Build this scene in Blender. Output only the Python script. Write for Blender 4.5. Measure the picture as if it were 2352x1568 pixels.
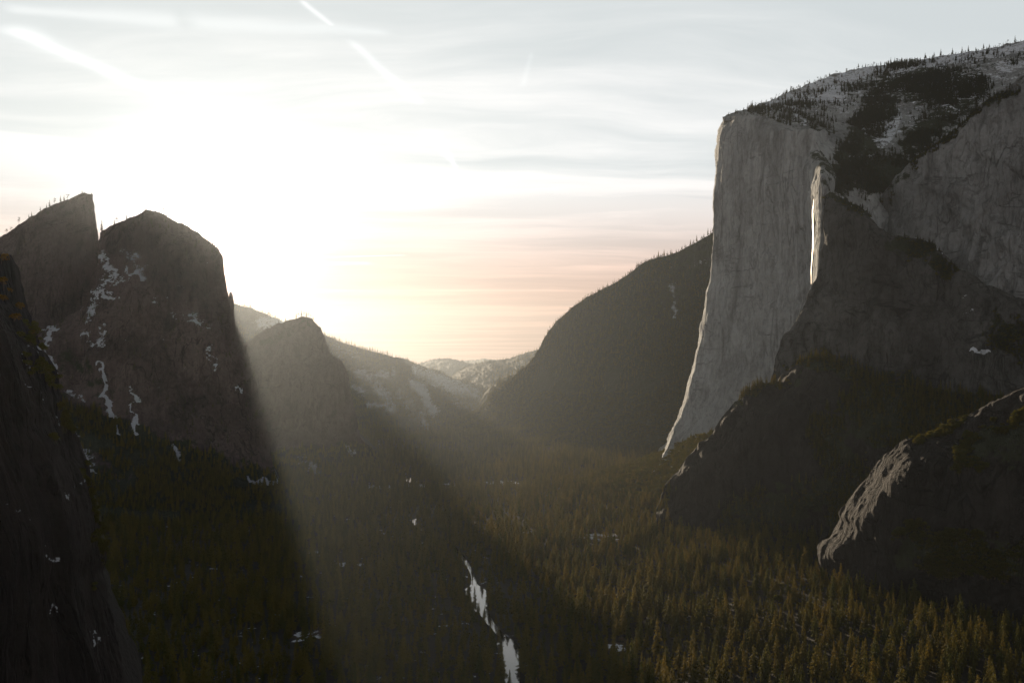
import bpy, math, random
import numpy as np
random.seed(7); RNG = np.random.RandomState(7)
sc = bpy.context.scene
COL = sc.collection
for o in list(bpy.data.objects): bpy.data.objects.remove(o)

# ------------------------------------------------------------------ camera
CH = 400.0                       # camera height above the valley floor (m)
FPX = 35.0/36.0*2352.0           # focal length in survey pixels (2352 wide)
CX, CY = 1176.0, 840.0           # principal column, horizon row
cam = bpy.data.cameras.new('camera'); co = bpy.data.objects.new('camera', cam); COL.objects.link(co)
co.location = (0, 0, CH); co.rotation_euler = (math.pi/2, 0, 0)
cam.lens = 35; cam.sensor_width = 36; cam.shift_y = (840-784)/2352.0
cam.clip_start = 1.0; cam.clip_end = 90000
sc.camera = co

# ------------------------------------------------------------------ sun, sky, exposure
SUNPX, SUNPY = 488.0, 530.0
sv = np.array([(SUNPX-CX)/FPX, 1.0, (CY-SUNPY)/FPX]); sv /= np.linalg.norm(sv)
SUN_EL = math.asin(sv[2]); SUN_AZ = math.atan2(sv[0], sv[1])   # from +Y towards +X
SUN_E = 5.0
sl = bpy.data.lights.new('sun', 'SUN'); so = bpy.data.objects.new('sun', sl); COL.objects.link(so)
sl.energy = SUN_E; sl.angle = math.radians(0.5); sl.color = (1.0, 0.80, 0.57)
so.rotation_euler = (math.pi/2 + SUN_EL, 0, -SUN_AZ + math.pi)
from mathutils import Vector
so.rotation_euler = Vector(sv).to_track_quat('Z', 'Y').to_euler()
so.location = (0, 0, 3000)
sc.view_settings.view_transform = 'Standard'; sc.view_settings.look = 'None'
sc.view_settings.exposure = 0.6; sc.view_settings.gamma = 1.0
sc.render.engine = 'CYCLES'
cy = sc.cycles
cy.use_denoising = True
try: cy.denoiser = 'OPENIMAGEDENOISE'
except Exception: pass
cy.max_bounces = 4; cy.diffuse_bounces = 2; cy.glossy_bounces = 2; cy.transmission_bounces = 2
cy.volume_bounces = 0; cy.transparent_max_bounces = 8
cy.use_adaptive_sampling = False
cy.sample_clamp_indirect = 4.0

W = bpy.data.worlds.new('World'); sc.world = W; W.use_nodes = True
W.cycles.sampling_method = 'NONE'
def N(nt, t, **k):
    n = nt.nodes.new(t)
    for a, b in k.items():
        if a == 'inp':
            for i, v in b.items(): n.inputs[i].default_value = v
        else: setattr(n, a, b)
    return n
class NT:
    def __init__(s, nt): s.nt = nt
    def L(s, a, b): s.nt.links.new(a, b)
    def val(s, n, i, x):
        if isinstance(x, (int, float, tuple, list)): n.inputs[i].default_value = x
        else: s.L(x, n.inputs[i])
    def m(s, op, a, b=0.0, c=0.0, clamp=False):
        n = N(s.nt, 'ShaderNodeMath', operation=op, use_clamp=clamp)
        s.val(n, 0, a); s.val(n, 1, b); s.val(n, 2, c); return n.outputs[0]
    def vm(s, op, a, b=(0,0,0)):
        n = N(s.nt, 'ShaderNodeVectorMath', operation=op); s.val(n, 0, a)
        if op == 'SCALE': s.val(n, 3, b)
        else: s.val(n, 1, b)
        return n.outputs['Value'] if op in ('DOT_PRODUCT', 'LENGTH', 'DISTANCE') else n.outputs[0]
    def noise(s, vec, scale, detail=5, rough=0.55, dist=0.0):
        n = N(s.nt, 'ShaderNodeTexNoise'); s.L(vec, n.inputs['Vector'])
        n.inputs['Scale'].default_value = scale; n.inputs['Detail'].default_value = detail
        n.inputs['Roughness'].default_value = rough; n.inputs['Distortion'].default_value = dist
        return n.outputs['Fac']
    def map(s, vec, scale=(1,1,1), rot=(0,0,0), loc=(0,0,0)):
        n = N(s.nt, 'ShaderNodeMapping'); s.L(vec, n.inputs[0])
        n.inputs['Scale'].default_value = scale; n.inputs['Rotation'].default_value = rot; n.inputs['Location'].default_value = loc
        return n.outputs[0]
    def ss(s, x, a, b, lo=0.0, hi=1.0):
        n = N(s.nt, 'ShaderNodeMapRange', interpolation_type='SMOOTHSTEP'); s.val(n, 0, x)
        n.inputs[1].default_value = a; n.inputs[2].default_value = b; n.inputs[3].default_value = lo; n.inputs[4].default_value = hi
        return n.outputs[0]
    def mix(s, f, a, b, blend='MIX'):
        n = N(s.nt, 'ShaderNodeMix', data_type='RGBA', blend_type=blend); s.val(n, 0, f)
        for i, x in ((6, a), (7, b)):
            if isinstance(x, (tuple, list)): n.inputs[i].default_value = tuple(x)[:3] + (1.0,)
            else: s.L(x, n.inputs[i])
        return n.outputs[2]

def build_world():
    t = NT(W.node_tree); nt = W.node_tree
    bg = nt.nodes['Background']
    sky = N(nt, 'ShaderNodeTexSky', sky_type='NISHITA', sun_disc=False)
    sky.sun_elevation = SUN_EL; sky.sun_rotation = SUN_AZ
    sky.altitude = 1500; sky.air_density = 1.0; sky.dust_density = 2.0; sky.ozone_density = 1.0
    tc = N(nt, 'ShaderNodeTexCoord'); d = t.vm('NORMALIZE', tc.outputs['Generated'])
    sep = N(nt, 'ShaderNodeSeparateXYZ'); t.L(d, sep.inputs[0])
    z = t.m('MAXIMUM', sep.outputs[2], 0.0)
    zz = t.m('ADD', z, 0.02)
    u = t.m('DIVIDE', sep.outputs[0], zz); v = t.m('DIVIDE', sep.outputs[1], zz)
    cmb = N(nt, 'ShaderNodeCombineXYZ'); t.L(u, cmb.inputs[0]); t.L(v, cmb.inputs[1])
    uv = cmb.outputs[0]
    sd = t.vm('DOT_PRODUCT', d, tuple(sv)); sd = t.m('MAXIMUM', sd, 0.0)
    # cirrus sheets: long fibres drawn out across the sky plane
    warp = t.noise(t.map(uv, (0.35, 0.5, 1)), 1.0, 3)
    wv = t.vm('SCALE', t.vm('ADD', uv, (0,0,0)), 1.0)
    cw = N(nt, 'ShaderNodeCombineXYZ'); t.L(t.m('MULTIPLY', warp, 1.6), cw.inputs[1]); t.L(t.m('MULTIPLY', warp, 0.5), cw.inputs[0])
    uvw = t.vm('ADD', wv, cw.outputs[0])
    c1 = t.noise(t.map(uvw, (0.20, 0.60, 1), (0, 0, math.radians(-24))), 1.0, 8, 0.60)
    c2 = t.noise(t.map(uvw, (0.45, 1.9, 1), (0, 0, math.radians(14)), (3.1, 7.7, 0)), 1.0, 8, 0.62)
    cl = t.m('ADD', t.m('MULTIPLY', c1, 0.78), t.m('MULTIPLY', c2, 0.22))
    cover = t.ss(cl, 0.42, 0.67)
    # contrails: straight lines of ice high above the valley, each between two sky directions
    def uvof(px, py):
        x, y, zc = (px-CX)/FPX, 1.0, (CY-py)/FPX
        n = math.sqrt(x*x+y*y+zc*zc); return np.array([x/n/(zc/n+0.02), y/n/(zc/n+0.02)])
    trails = []
    for (a, b, w0, w1, s) in [((0, 55), (415, 240), 24, 7, .5), ((0, 20), (420, 50), 10, 22, .25), ((420, 50), (900, 75), 22, 8, .25),
                           ((690, 0), (765, 62), 6, 8, .4), ((800, 90), (965, 240), 8, 11, .4), ((985, 298), (1048, 386), 16, 4, .45), ((1200, 200), (1222, 120), 8, 5, .15),
                           ((690, 592), (935, 586), 1.5, 1.2, 1.0), ((560, 608), (860, 604), 4, 4, .8), ((545, 668), (1340, 667), 3.0, 2.0, .5)]:
        A = uvof(*a); B = uvof(*b)
        # width in the sky plane: measured across the trail at each end
        dirp = np.array([b[0]-a[0], b[1]-a[1]], float); dirp /= np.linalg.norm(dirp); nn = np.array([-dirp[1], dirp[0]])
        def wid(p, w):
            q = uvof(p[0]+nn[0]*w, p[1]+nn[1]*w) - uvof(*p); dd = (B-A)/np.linalg.norm(B-A)
            return abs(q[0]*dd[1]-q[1]*dd[0])
        wa, wb = wid(a, w0), wid(b, w1)
        D = B-A; LL = float(np.linalg.norm(D)); D /= LL
        rel = t.vm('SUBTRACT', uv, (float(A[0]), float(A[1]), 0))
        al = t.m('DIVIDE', t.vm('DOT_PRODUCT', rel, (float(D[0]), float(D[1]), 0)), LL)
        ac = t.vm('DOT_PRODUCT', rel, (float(-D[1]), float(D[0]), 0))
        ac = t.m('ADD', ac, t.m('MULTIPLY', t.m('SUBTRACT', t.noise(t.map(uv, (3, 3, 1)), 2.0, 4), 0.5), 0.7*max(wa, wb)))
        wd = t.m('ADD', wa, t.m('MULTIPLY', al, wb-wa)); wd = t.m('MAXIMUM', wd, min(wa, wb)*0.5)
        g = t.m('DIVIDE', ac, wd); g = t.m('EXPONENT', t.m('MULTIPLY', t.m('MULTIPLY', g, g), -1.2))
        e = t.m('MULTIPLY', t.ss(al, -0.03, 0.10), t.ss(al, 1.03, 0.92))
        g = t.m('MULTIPLY', t.m('MULTIPLY', g, e), s)
        trails.append(g)
    tr = trails[0]
    for g in trails[1:]: tr = t.m('MAXIMUM', tr, g)
    infront = t.ss(sep.outputs[1], 0.0, 0.3)
    tr = t.m('MULTIPLY', tr, infront)
    # a wide veil edge falling gently from the left of the view to the right
    A = uvof(0, 292); B = uvof(1300, 418); D = B-A; D /= np.linalg.norm(D)
    rel = t.vm('SUBTRACT', uv, (float(A[0]), float(A[1]), 0))
    ac = t.vm('DOT_PRODUCT', rel, (float(-D[1]), float(D[0]), 0))
    if (uvof(600, 200)-A) @ np.array([-D[1], D[0]]) > 0: ac = t.m('MULTIPLY', ac, -1.0)
    ac = t.m('ADD', ac, t.m('MULTIPLY', t.m('SUBTRACT', warp, 0.5), 0.25))
    veil = t.m('MULTIPLY', t.ss(ac, 0.0, 0.09), t.ss(ac, 1.6, 0.3)); veil = t.m('MULTIPLY', veil, 0.45)
    cover = t.m('MAXIMUM', cover, t.m('MAXIMUM', t.m('MULTIPLY', tr, 0.9), veil))
    # peak at the sun, else even; unseen east raised to light the cliff
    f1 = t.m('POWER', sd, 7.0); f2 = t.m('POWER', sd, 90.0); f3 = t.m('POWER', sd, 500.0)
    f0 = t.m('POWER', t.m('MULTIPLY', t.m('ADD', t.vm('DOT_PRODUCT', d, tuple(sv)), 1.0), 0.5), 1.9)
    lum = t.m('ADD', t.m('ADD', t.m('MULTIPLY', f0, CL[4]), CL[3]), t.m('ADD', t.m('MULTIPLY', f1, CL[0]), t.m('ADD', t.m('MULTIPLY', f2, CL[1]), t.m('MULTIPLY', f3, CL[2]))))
    low = t.ss(z, 0.045, 0.20)
    ccol = t.mix(low, (1.0, 0.62, 0.46), (1.0, 0.99, 0.98)); gcol = t.mix(low, (0.88, 0.57, 0.45), (0.81, 0.87, 0.89))
    base = t.vm('SCALE', sky.outputs[0], SKYK)
    cc = t.mix(cover, gcol, ccol)
    cloud = t.vm('SCALE', cc, t.m('MULTIPLY', t.m('MULTIPLY', lum, t.m('MULTIPLY', t.ss(z, 0.0, 0.15, 0.52, 1.0), t.ss(z, 0.36, 0.60, 1.0, 0.08))), t.m('ADD', t.m('ADD', t.m('MULTIPLY', cover, 0.22), 0.80), t.m('MULTIPLY', tr, 0.35))))  # overhead sky darkened out of view to keep the forest shade deep
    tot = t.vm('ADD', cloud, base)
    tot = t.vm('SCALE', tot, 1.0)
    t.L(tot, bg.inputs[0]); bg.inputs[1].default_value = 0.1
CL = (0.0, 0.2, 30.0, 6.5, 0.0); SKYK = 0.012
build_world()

# ------------------------------------------------------------------ helpers
def P(px, py, Y): return np.array([(px-CX)/FPX*Y, Y, CH-(py-CY)/FPX*Y])
def GY(py, z=0.0): return (CH-z)*FPX/(py-CY)
def G(px, py, z=-4.0): return (px, py, GY(py, z))

def _h(ix, iy, iz, s):
    n = (ix*374761393 + iy*668265263 + iz*2147483647 + s*1274126177).astype(np.int64) & 0xffffffff
    n = ((n ^ (n >> 13))*1274126177) & 0xffffffff
    n = ((n ^ (n >> 16))*2246822519) & 0xffffffff
    return ((n ^ (n >> 15)) & 0xffff)/65535.0*2-1
def vnoise(p, s=0):
    i = np.floor(p).astype(np.int64); f = p-i; f = f*f*f*(f*(f*6-15)+10)
    r = 0
    for a in (0, 1):
        for b in (0, 1):
            for c in (0, 1):
                w = (f[..., 0] if a else 1-f[..., 0])*(f[..., 1] if b else 1-f[..., 1])*(f[..., 2] if c else 1-f[..., 2])
                r = r + w*_h(i[..., 0]+a, i[..., 1]+b, i[..., 2]+c, s)
    return r
def fbm(p, sc_, oct=5, s=0, gain=0.5, ridge=False):
    q = p*np.array(sc_); r = 0; a = 1.0; tot = 0
    for k in range(oct):
        v = vnoise(q*2**k+17.3*k, s+k)
        if ridge: v = 1-2*np.abs(v)
        r = r+a*v; tot += a; a *= gain
    return r/tot

def resample(pl, n):
    a = np.array([P(*q) for q in pl]); pp = np.array(pl, float)
    if len(a) == 1: return np.repeat(a, n, 0)
    d = np.concatenate([[0], np.cumsum(np.hypot(np.diff(pp[:, 0]), np.diff(pp[:, 1])))])
    t = np.linspace(0, d[-1], n)
    return np.stack([np.interp(t, d, a[:, k]) for k in range(3)], -1)

def proj(p):
    Y = np.maximum(p[..., 1], 1.0)
    return np.stack([CX+p[..., 0]/Y*FPX, CY-(p[..., 2]-CH)/Y*FPX], -1)

def smask(pp, blobs):
    m = np.zeros(pp.shape[:-1])
    for pts, r, s in blobs:
        pts = np.array(pts, float)
        if len(pts) == 1: pts = np.vstack([pts, pts+0.01])
        best = np.full(m.shape, 1e9)
        for a, b in zip(pts[:-1], pts[1:]):
            ab = b-a; t = np.clip(((pp-a) @ ab)/(ab @ ab), 0, 1)
            best = np.minimum(best, np.linalg.norm(pp-(a+t[..., None]*ab), axis=-1))
        m = np.maximum(m, s*np.clip(1.35-best/r, 0, 1))
    return m

def mesh_obj(name, v, f, mats, smooth=True, parent=None, attrs=None):
    me = bpy.data.meshes.new(name)
    v = np.asarray(v, np.float32); f = np.asarray(f, np.int32)
    me.vertices.add(len(v)); me.vertices.foreach_set('co', v.ravel())
    k = f.shape[1]
    me.loops.add(f.size); me.loops.foreach_set('vertex_index', f.ravel())
    me.polygons.add(len(f)); me.polygons.foreach_set('loop_start', np.arange(0, f.size, k, dtype=np.int32))
    try: me.polygons.foreach_set('loop_total', np.full(len(f), k, np.int32))
    except Exception: pass
    me.update(calc_edges=True); me.validate()
    me.polygons.foreach_set('use_smooth', np.full(len(me.polygons), smooth))
    for a, arr in (attrs or {}).items():
        at = me.attributes.new(a, 'FLOAT', 'POINT'); at.data.foreach_set('value', np.asarray(arr, np.float32).ravel())
    for m in (mats if isinstance(mats, (list, tuple)) else [mats]): me.materials.append(m)
    o = bpy.data.objects.new(name, me); COL.objects.link(o)
    if parent: o.parent = parent
    return o
def gridfaces(nv, nu):
    i = np.arange(nv*nu).reshape(nv, nu)
    return np.stack([i[:-1, :-1], i[1:, :-1], i[1:, 1:], i[:-1, 1:]], -1).reshape(-1, 4)
def tag(o, label=None, cat=None, group=None, kind=None):
    if label: o['label'] = label
    if cat: o['category'] = cat
    if group: o['group'] = group
    if kind: o['kind'] = kind
    return o

SURF = {}
def massif(name, key, rows, mat, nu, step=3.0, back=900, sides=(1, 1), A=14, B=5, ncs=(1/90., 1/90., 1/420.), oct=6,
           ridge=0.6, snow=(), veg=(), vegbase=0.0, snowbase=0.0, label=None, cat=None, seed=0, topdrop=0.35, tooth=0.0, terr=0.0, ledge=0.0):
    if max(q[0] for q in rows[0]) >= 2440:          # carry the right hand walls on well past the picture edge
        rows = [list(r)+[(2950, r[-1][1]+max(-160, min(160, (r[-1][1]-r[-2][1])*470.0/max(60, r[-1][0]-r[-2][0]))), r[-1][2]*0.92)] for r in rows]
        nu = int(nu*1.4)
    R = [resample(r, nu) for r in rows]
    pj = [proj(r) for r in R]
    out = []
    n = len(R)
    for i in range(n-1):
        d = np.max(np.linalg.norm(pj[i+1]-pj[i], axis=1)[::max(1, nu//40)])
        k = max(2, int(d/step))
        p0 = R[max(i-1, 0)]; p1 = R[i]; p2 = R[i+1]; p3 = R[min(i+2, n-1)]
        for t in np.linspace(0, 1, k, endpoint=(i == n-2)):
            lin = p1+(p2-p1)*t
            h = 0.5*((2*p1)+(p2-p0)*t+(2*p0-5*p1+4*p2-p3)*t*t+(-p0+3*p1-3*p2+p3)*t**3)
            out.append(0.5*lin+0.5*h)
    g = np.array(out)                              # nv, nu, 3
    du = np.gradient(g, axis=1); dv = np.gradient(g, axis=0)
    nr = np.cross(du, dv); nr /= np.maximum(np.linalg.norm(nr, axis=-1, keepdims=True), 1e-6)
    flip = np.sign(np.sum(nr*(np.array([0, 0, CH])-g), -1, keepdims=True)); flip[flip == 0] = 1; nr = nr*flip
    base = g.copy()
    big = fbm(base, (1/260., 1/260., 1/900.), 3, seed+50)
    rg = fbm(base, ncs, oct, seed, 0.52, ridge=True)
    fb = fbm(base, (ncs[0]*2.5, ncs[1]*2.5, ncs[2]*4), oct-1, seed+9, 0.55)
    disp = A*(1.1*big+ridge*rg+(1-ridge)*fb)
    if terr: 
        q = fbm(base, (1/200., 1/200., 1/45.), 4, seed+31); disp = disp+terr*np.tanh(q*4)
    if ledge:
        x_, z_ = base[..., 0], base[..., 2]
        for k, (sl_, w1, w2, am) in enumerate(((0.55, 95., 420., 1.0), (-0.8, 60., 300., .6), (0.25, 38., 200., .35))):
            q = np.stack([(x_+sl_*z_)/w1, base[..., 1]/w2, (z_-sl_*x_)/w2], -1)
            f_ = vnoise(q, seed+40+k)+.45*vnoise(q*2.3, seed+44+k)+.2*vnoise(q*5.1, seed+48+k)
            disp = disp+ledge*am*np.tanh(f_*5)
    edge = np.clip(np.arange(g.shape[0])/10.0, 0.25, 1)[:, None]
    g = g+nr*(disp*edge)[..., None]
    j = np.stack([fbm(base, (1/45., 1/45., 1/60.), 5, seed+20), np.zeros(g.shape[:2]), fbm(base, (1/40., 1/40., 1/60.), 5, seed+21)], -1)
    g = g+B*j
    if tooth:
        k0 = np.clip(1-np.arange(g.shape[0])/6.0, 0, 1)[:, None]
        tt = fbm(base, (1/16., 1/16., 1/300.), 4, seed+77)
        g[..., 2] += tooth*k0*tt
    pp = proj(base); wr = np.stack([fbm(base, (1/22., 1/22., 1/22.), 4, seed+61), fbm(base, (1/22., 1/22., 1/22.), 4, seed+62)], -1)*FPX/base[..., 1:2]*26
    pp = pp+wr
    s = np.clip(smask(pp, snow)+snowbase, 0, 1); v = np.clip(smask(pp, veg)+vegbase, 0, 1)
    # thickness: the rock carries on behind its skyline and its flanks
    cols = [g]; sa = [s]; va = [v]
    def side(c, inward):
        p = proj(c); Y2 = c[:, 1]+back
        x = (p[:, 0]+inward*18-CX)/FPX*Y2
        return np.stack([x, Y2, c[:, 2]-0.02*back], -1)
    if sides[0]:
        c = g[:, 0]; m = side(c, 1); q = c+(m-c)*0.08
        cols = [m[:, None], q[:, None]]+cols; sa = [s[:, :1]]*2+sa; va = [v[:, :1]]*2+va
    if sides[1]:
        c = g[:, -1]; m = side(c, -1); q = c+(m-c)*0.08
        cols = cols+[q[:, None], m[:, None]]; sa = sa+[s[:, -1:]]*2; va = va+[v[:, -1:]]*2
    g = np.concatenate(cols, 1); s = np.concatenate(sa, 1); v = np.concatenate(va, 1)
    top = g[0]; rows_b = []
    for k, fz in ((0.08, 0.02), (1.0, 1.0)):
        Y2 = top[:, 1]+back*k; rows_b.append(np.stack([top[:, 0]*Y2/top[:, 1], Y2, top[:, 2]-fz*topdrop*back*1.0-(2 if k < .5 else 0)], -1))
    g = np.concatenate([rows_b[1][None], rows_b[0][None], g], 0)
    s = np.concatenate([s[:1], s[:1], s], 0); v = np.concatenate([v[:1], v[:1], v], 0)
    # a skirt of bedrock under the last row
    last = g[-1].copy(); last[:, 2] = np.minimum(last[:, 2]-40, -45)
    g = np.concatenate([g, last[None]], 0); s = np.concatenate([s, s[-1:]], 0); v = np.concatenate([v, v[-1:]], 0)
    nv, nuu = g.shape[:2]
    f = gridfaces(nv, nuu)
    o = mesh_obj(name, g.reshape(-1, 3), f, mat, True, None, {'snow': s, 'veg': v})
    tag(o, label, cat, None, 'structure')
    SURF[key] = dict(g=g, s=s, v=v, top=2+0, lo=(2 if sides[0] else 0), hi=(nuu-2 if sides[1] else nuu))
    return o

# ------------------------------------------------------------------ materials
def new_mat(name):
    m = bpy.data.materials.new(name); m.use_nodes = True
    t = NT(m.node_tree); return m, t, m.node_tree.nodes['Principled BSDF']
def stain_rgb(t, c):
    n = N(t.nt, 'ShaderNodeRGB'); n.outputs[0].default_value = tuple(c)+(1.0,); return n.outputs[0]
def rock_mat(name, c1, c2, stain, vegc=(0.028, 0.032, 0.018), streak=0.6, bump=4.0, snowc=(0.80, 0.84, 0.90), tilt=0.0, ts=1.0, dk=1.0):
    m, t, b = new_mat(name); nt = m.node_tree
    tc = N(nt, 'ShaderNodeTexCoord').outputs['Object']
    vert = t.map(tc, (1/38./ts, 1/38./ts, 1/700.), (0, tilt, 0))
    vert2 = t.map(tc, (1/9., 1/9., 1/220.), (0, tilt, 0))
    n1 = t.noise(tc, 1/210., 6, 0.6); n2 = t.noise(vert, 1.0, 6, 0.62, 0.3); n3 = t.noise(vert2, 1.0, 5, 0.65); n4 = t.noise(tc, 1/14., 8, 0.68)
    col = t.mix(t.ss(n1, 0.35, 0.65), c1, c2)
    col = t.mix(t.m('MULTIPLY', t.ss(n2, 0.50, 0.70), streak), col, stain)
    col = t.mix(t.m('MULTIPLY', t.ss(n3, 0.48, 0.72), streak*0.55/ts), col, stain)
    col = t.mix(t.ss(n4, 0.30, 0.72, 0.0, 0.55*dk), col, t.vm('SCALE', col, 0.55))
    pale = t.ss(t.noise(t.map(tc, (1/70., 1/70., 1/300.), (0, tilt, 0), (40, 3, 9)), 1.0, 7, 0.6), 0.55, 0.72, 0, 0.5)
    col = t.mix(pale, col, t.vm('SCALE', col, 1.45))
    def lines(vec, w):
        return t.ss(t.m('ABSOLUTE', t.m('SUBTRACT', t.noise(vec, 1.0, 4, 0.55, 0.4), 0.5)), 0.0, w, 1.0, 0.0)
    ck = t.m('MULTIPLY', lines(t.map(tc, (1/75., 1/75., 1/420.), (0, tilt+0.1, 0), (5, 5, 5)), 0.018), t.ss(t.noise(tc, 1/160., 3), 0.42, 0.55))
    ck = t.m('MAXIMUM', ck, t.m('MULTIPLY', lines(t.map(tc, (1/260., 1/260., 1/60.), (0, tilt-0.45, 0), (9, 1, 2)), 0.014), t.ss(t.noise(tc, 1/130., 3, 0.5), 0.50, 0.6)))
    ck = t.m('MAXIMUM', ck, t.m('MULTIPLY', lines(t.map(tc, (1/22., 1/22., 1/110.), (0, tilt-0.1, 0), (1, 8, 3)), 0.030), 0.6))
    col = t.mix(t.m('MULTIPLY', ck, 0.75*dk*dk), col, t.vm('SCALE', stain_rgb(t, stain), 0.6))
    blot = t.ss(t.noise(t.map(tc, (1/150., 1/150., 1/260.), (0, tilt, 0), (2, 31, 5)), 1.0, 7, 0.62), 0.52, 0.60, 0, 0.55*dk)
    col = t.mix(blot, col, t.vm('SCALE', col, 0.55))
    av = N(nt, 'ShaderNodeAttribute', attribute_name='veg').outputs['Fac']; asn = N(nt, 'ShaderNodeAttribute', attribute_name='snow').outputs['Fac']
    nb = t.noise(tc, 1/32., 8, 0.68)
    geo = N(nt, 'ShaderNodeNewGeometry'); sp = N(nt, 'ShaderNodeSeparateXYZ'); t.L(geo.outputs['True Normal'], sp.inputs[0])
    nz = t.m('MULTIPLY', t.m('MAXIMUM', sp.outputs[2], 0.0), 0.45)
    vf = t.ss(t.m('ADD', t.m('ADD', av, t.m('MULTIPLY', t.m('SUBTRACT', nb, 0.5), 2.2)), t.m('MULTIPLY', nz, t.m('ADD', av, 0.25))), 0.50, 0.72)
    vcol = t.mix(t.noise(tc, 1/9., 5, 0.7), vegc, tuple(x*1.9 for x in vegc))
    col = t.mix(vf, col, vcol)
    ns = t.m('ADD', t.m('MULTIPLY', t.noise(t.map(tc, (1/34., 1/34., 1/16.)), 1.0, 9, 0.74), 0.55), t.m('MULTIPLY', t.noise(t.map(tc, (1/10., 1/10., 1/5.), (0.5, 0, 0)), 1.0, 8, 0.72), 0.45))
    sf = t.ss(t.m('ADD', t.m('ADD', asn, t.m('MULTIPLY', t.m('SUBTRACT', ns, 0.5), 4.0)), t.m('MULTIPLY', nz, t.m('ADD', asn, 0.15))), 0.66, 0.74)
    sf = t.m('MULTIPLY', sf, t.ss(asn, 0.02, 0.12))
    col = t.mix(sf, col, snowc)
    t.L(col, b.inputs['Base Color'])
    b.inputs['Roughness'].default_value = 0.9; b.inputs['Specular IOR Level'].default_value = 0.2
    h = t.m('ADD', t.m('MULTIPLY', n4, 0.6), t.m('ADD', t.m('MULTIPLY', n3, 0.8), t.m('MULTIPLY', n2, 1.6)))
    h = t.m('ADD', h, t.m('MULTIPLY', t.noise(tc, 1/45., 7, 0.6), 1.8)); h = t.m('SUBTRACT', h, t.m('MULTIPLY', ck, 0.5))
    bp = N(nt, 'ShaderNodeBump'); bp.inputs['Strength'].default_value = 1.0; bp.inputs['Distance'].default_value = bump*4
    t.L(h, bp.inputs['Height']); t.L(bp.outputs[0], b.inputs['Normal'])
    return m
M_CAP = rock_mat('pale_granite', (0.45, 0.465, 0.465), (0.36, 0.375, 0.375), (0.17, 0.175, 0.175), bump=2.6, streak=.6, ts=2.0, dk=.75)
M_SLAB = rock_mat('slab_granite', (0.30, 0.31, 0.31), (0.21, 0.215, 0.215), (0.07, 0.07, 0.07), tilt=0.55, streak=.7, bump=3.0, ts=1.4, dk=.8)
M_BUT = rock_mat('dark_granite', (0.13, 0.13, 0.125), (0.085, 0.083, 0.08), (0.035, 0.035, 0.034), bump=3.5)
M_LOW = rock_mat('shadow_granite', (0.048, 0.043, 0.039), (0.031, 0.029, 0.027), (0.022, 0.022, 0.02), bump=3.5)  # darker granite copy, shade of the lower walls put into its colour
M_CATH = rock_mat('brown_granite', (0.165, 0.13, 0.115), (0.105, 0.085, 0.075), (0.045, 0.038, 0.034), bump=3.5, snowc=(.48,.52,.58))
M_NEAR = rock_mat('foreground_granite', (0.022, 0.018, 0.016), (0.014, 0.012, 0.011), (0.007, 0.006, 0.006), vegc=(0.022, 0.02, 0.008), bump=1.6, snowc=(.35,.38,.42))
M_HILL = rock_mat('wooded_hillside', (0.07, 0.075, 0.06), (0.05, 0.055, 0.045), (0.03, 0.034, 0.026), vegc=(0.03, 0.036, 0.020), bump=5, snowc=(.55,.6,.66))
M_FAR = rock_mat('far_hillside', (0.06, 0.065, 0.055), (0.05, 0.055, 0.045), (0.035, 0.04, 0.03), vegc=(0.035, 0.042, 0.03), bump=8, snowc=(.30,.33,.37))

def leaf_mat(name, c1, c2, trans=0.38):
    m, t, b = new_mat(name); nt = m.node_tree
    oi = N(nt, 'ShaderNodeObjectInfo').outputs['Random']
    tc = N(nt, 'ShaderNodeTexCoord').outputs['Object']
    n = t.noise(tc, 0.35, 3)
    f = t.m('ADD', t.m('MULTIPLY', oi, 0.7), t.m('MULTIPLY', n, 0.3))
    col = t.mix(f, c1, c2)
    t.L(col, b.inputs['Base Color']); b.inputs['Roughness'].default_value = 0.75; b.inputs['Specular IOR Level'].default_value = 0.15
    tr = N(nt, 'ShaderNodeBsdfTranslucent'); t.L(t.vm('MULTIPLY', col, (1.5, 1.2, 0.5)), tr.inputs[0])
    mx = N(nt, 'ShaderNodeMixShader'); mx.inputs[0].default_value = trans
    t.L(b.outputs[0], mx.inputs[1]); t.L(tr.outputs[0], mx.inputs[2])
    t.L(mx.outputs[0], nt.nodes['Material Output'].inputs[0])
    return m
M_NEEDLE = leaf_mat('conifer_needles', (0.045, 0.066, 0.016), (0.175, 0.138, 0.030))  # warmer tone holds the forest's golden sunlight in the needle colour
M_PINE = leaf_mat('rim_pine_needles', (0.040, 0.050, 0.028), (0.060, 0.062, 0.032))
M_OAK = leaf_mat('oak_leaves', (0.060, 0.072, 0.014), (0.110, 0.100, 0.022), 0.35)
M_RUST = leaf_mat('rust_needles', (0.22, 0.065, 0.025), (0.25, 0.08, 0.03))
M_TWIG = leaf_mat('bare_twigs', (0.12, 0.09, 0.065), (0.15, 0.11, 0.08), 0.1)
M_GOLD = leaf_mat('sun_gilded_foliage', (0.15, 0.085, 0.014), (0.19, 0.105, 0.018), 0.4)  # gold of sunlight put into the leaf colour, the cliff itself is shaded
M_BARK, _t, _b = new_mat('bark')
_n = _t.noise(N(M_BARK.node_tree, 'ShaderNodeTexCoord').outputs['Object'], 0.8, 5)
_t.L(_t.mix(_n, (0.07, 0.045, 0.03), (0.13, 0.09, 0.065)), _b.inputs['Base Color']); _b.inputs['Roughness'].default_value = 0.95

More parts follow.
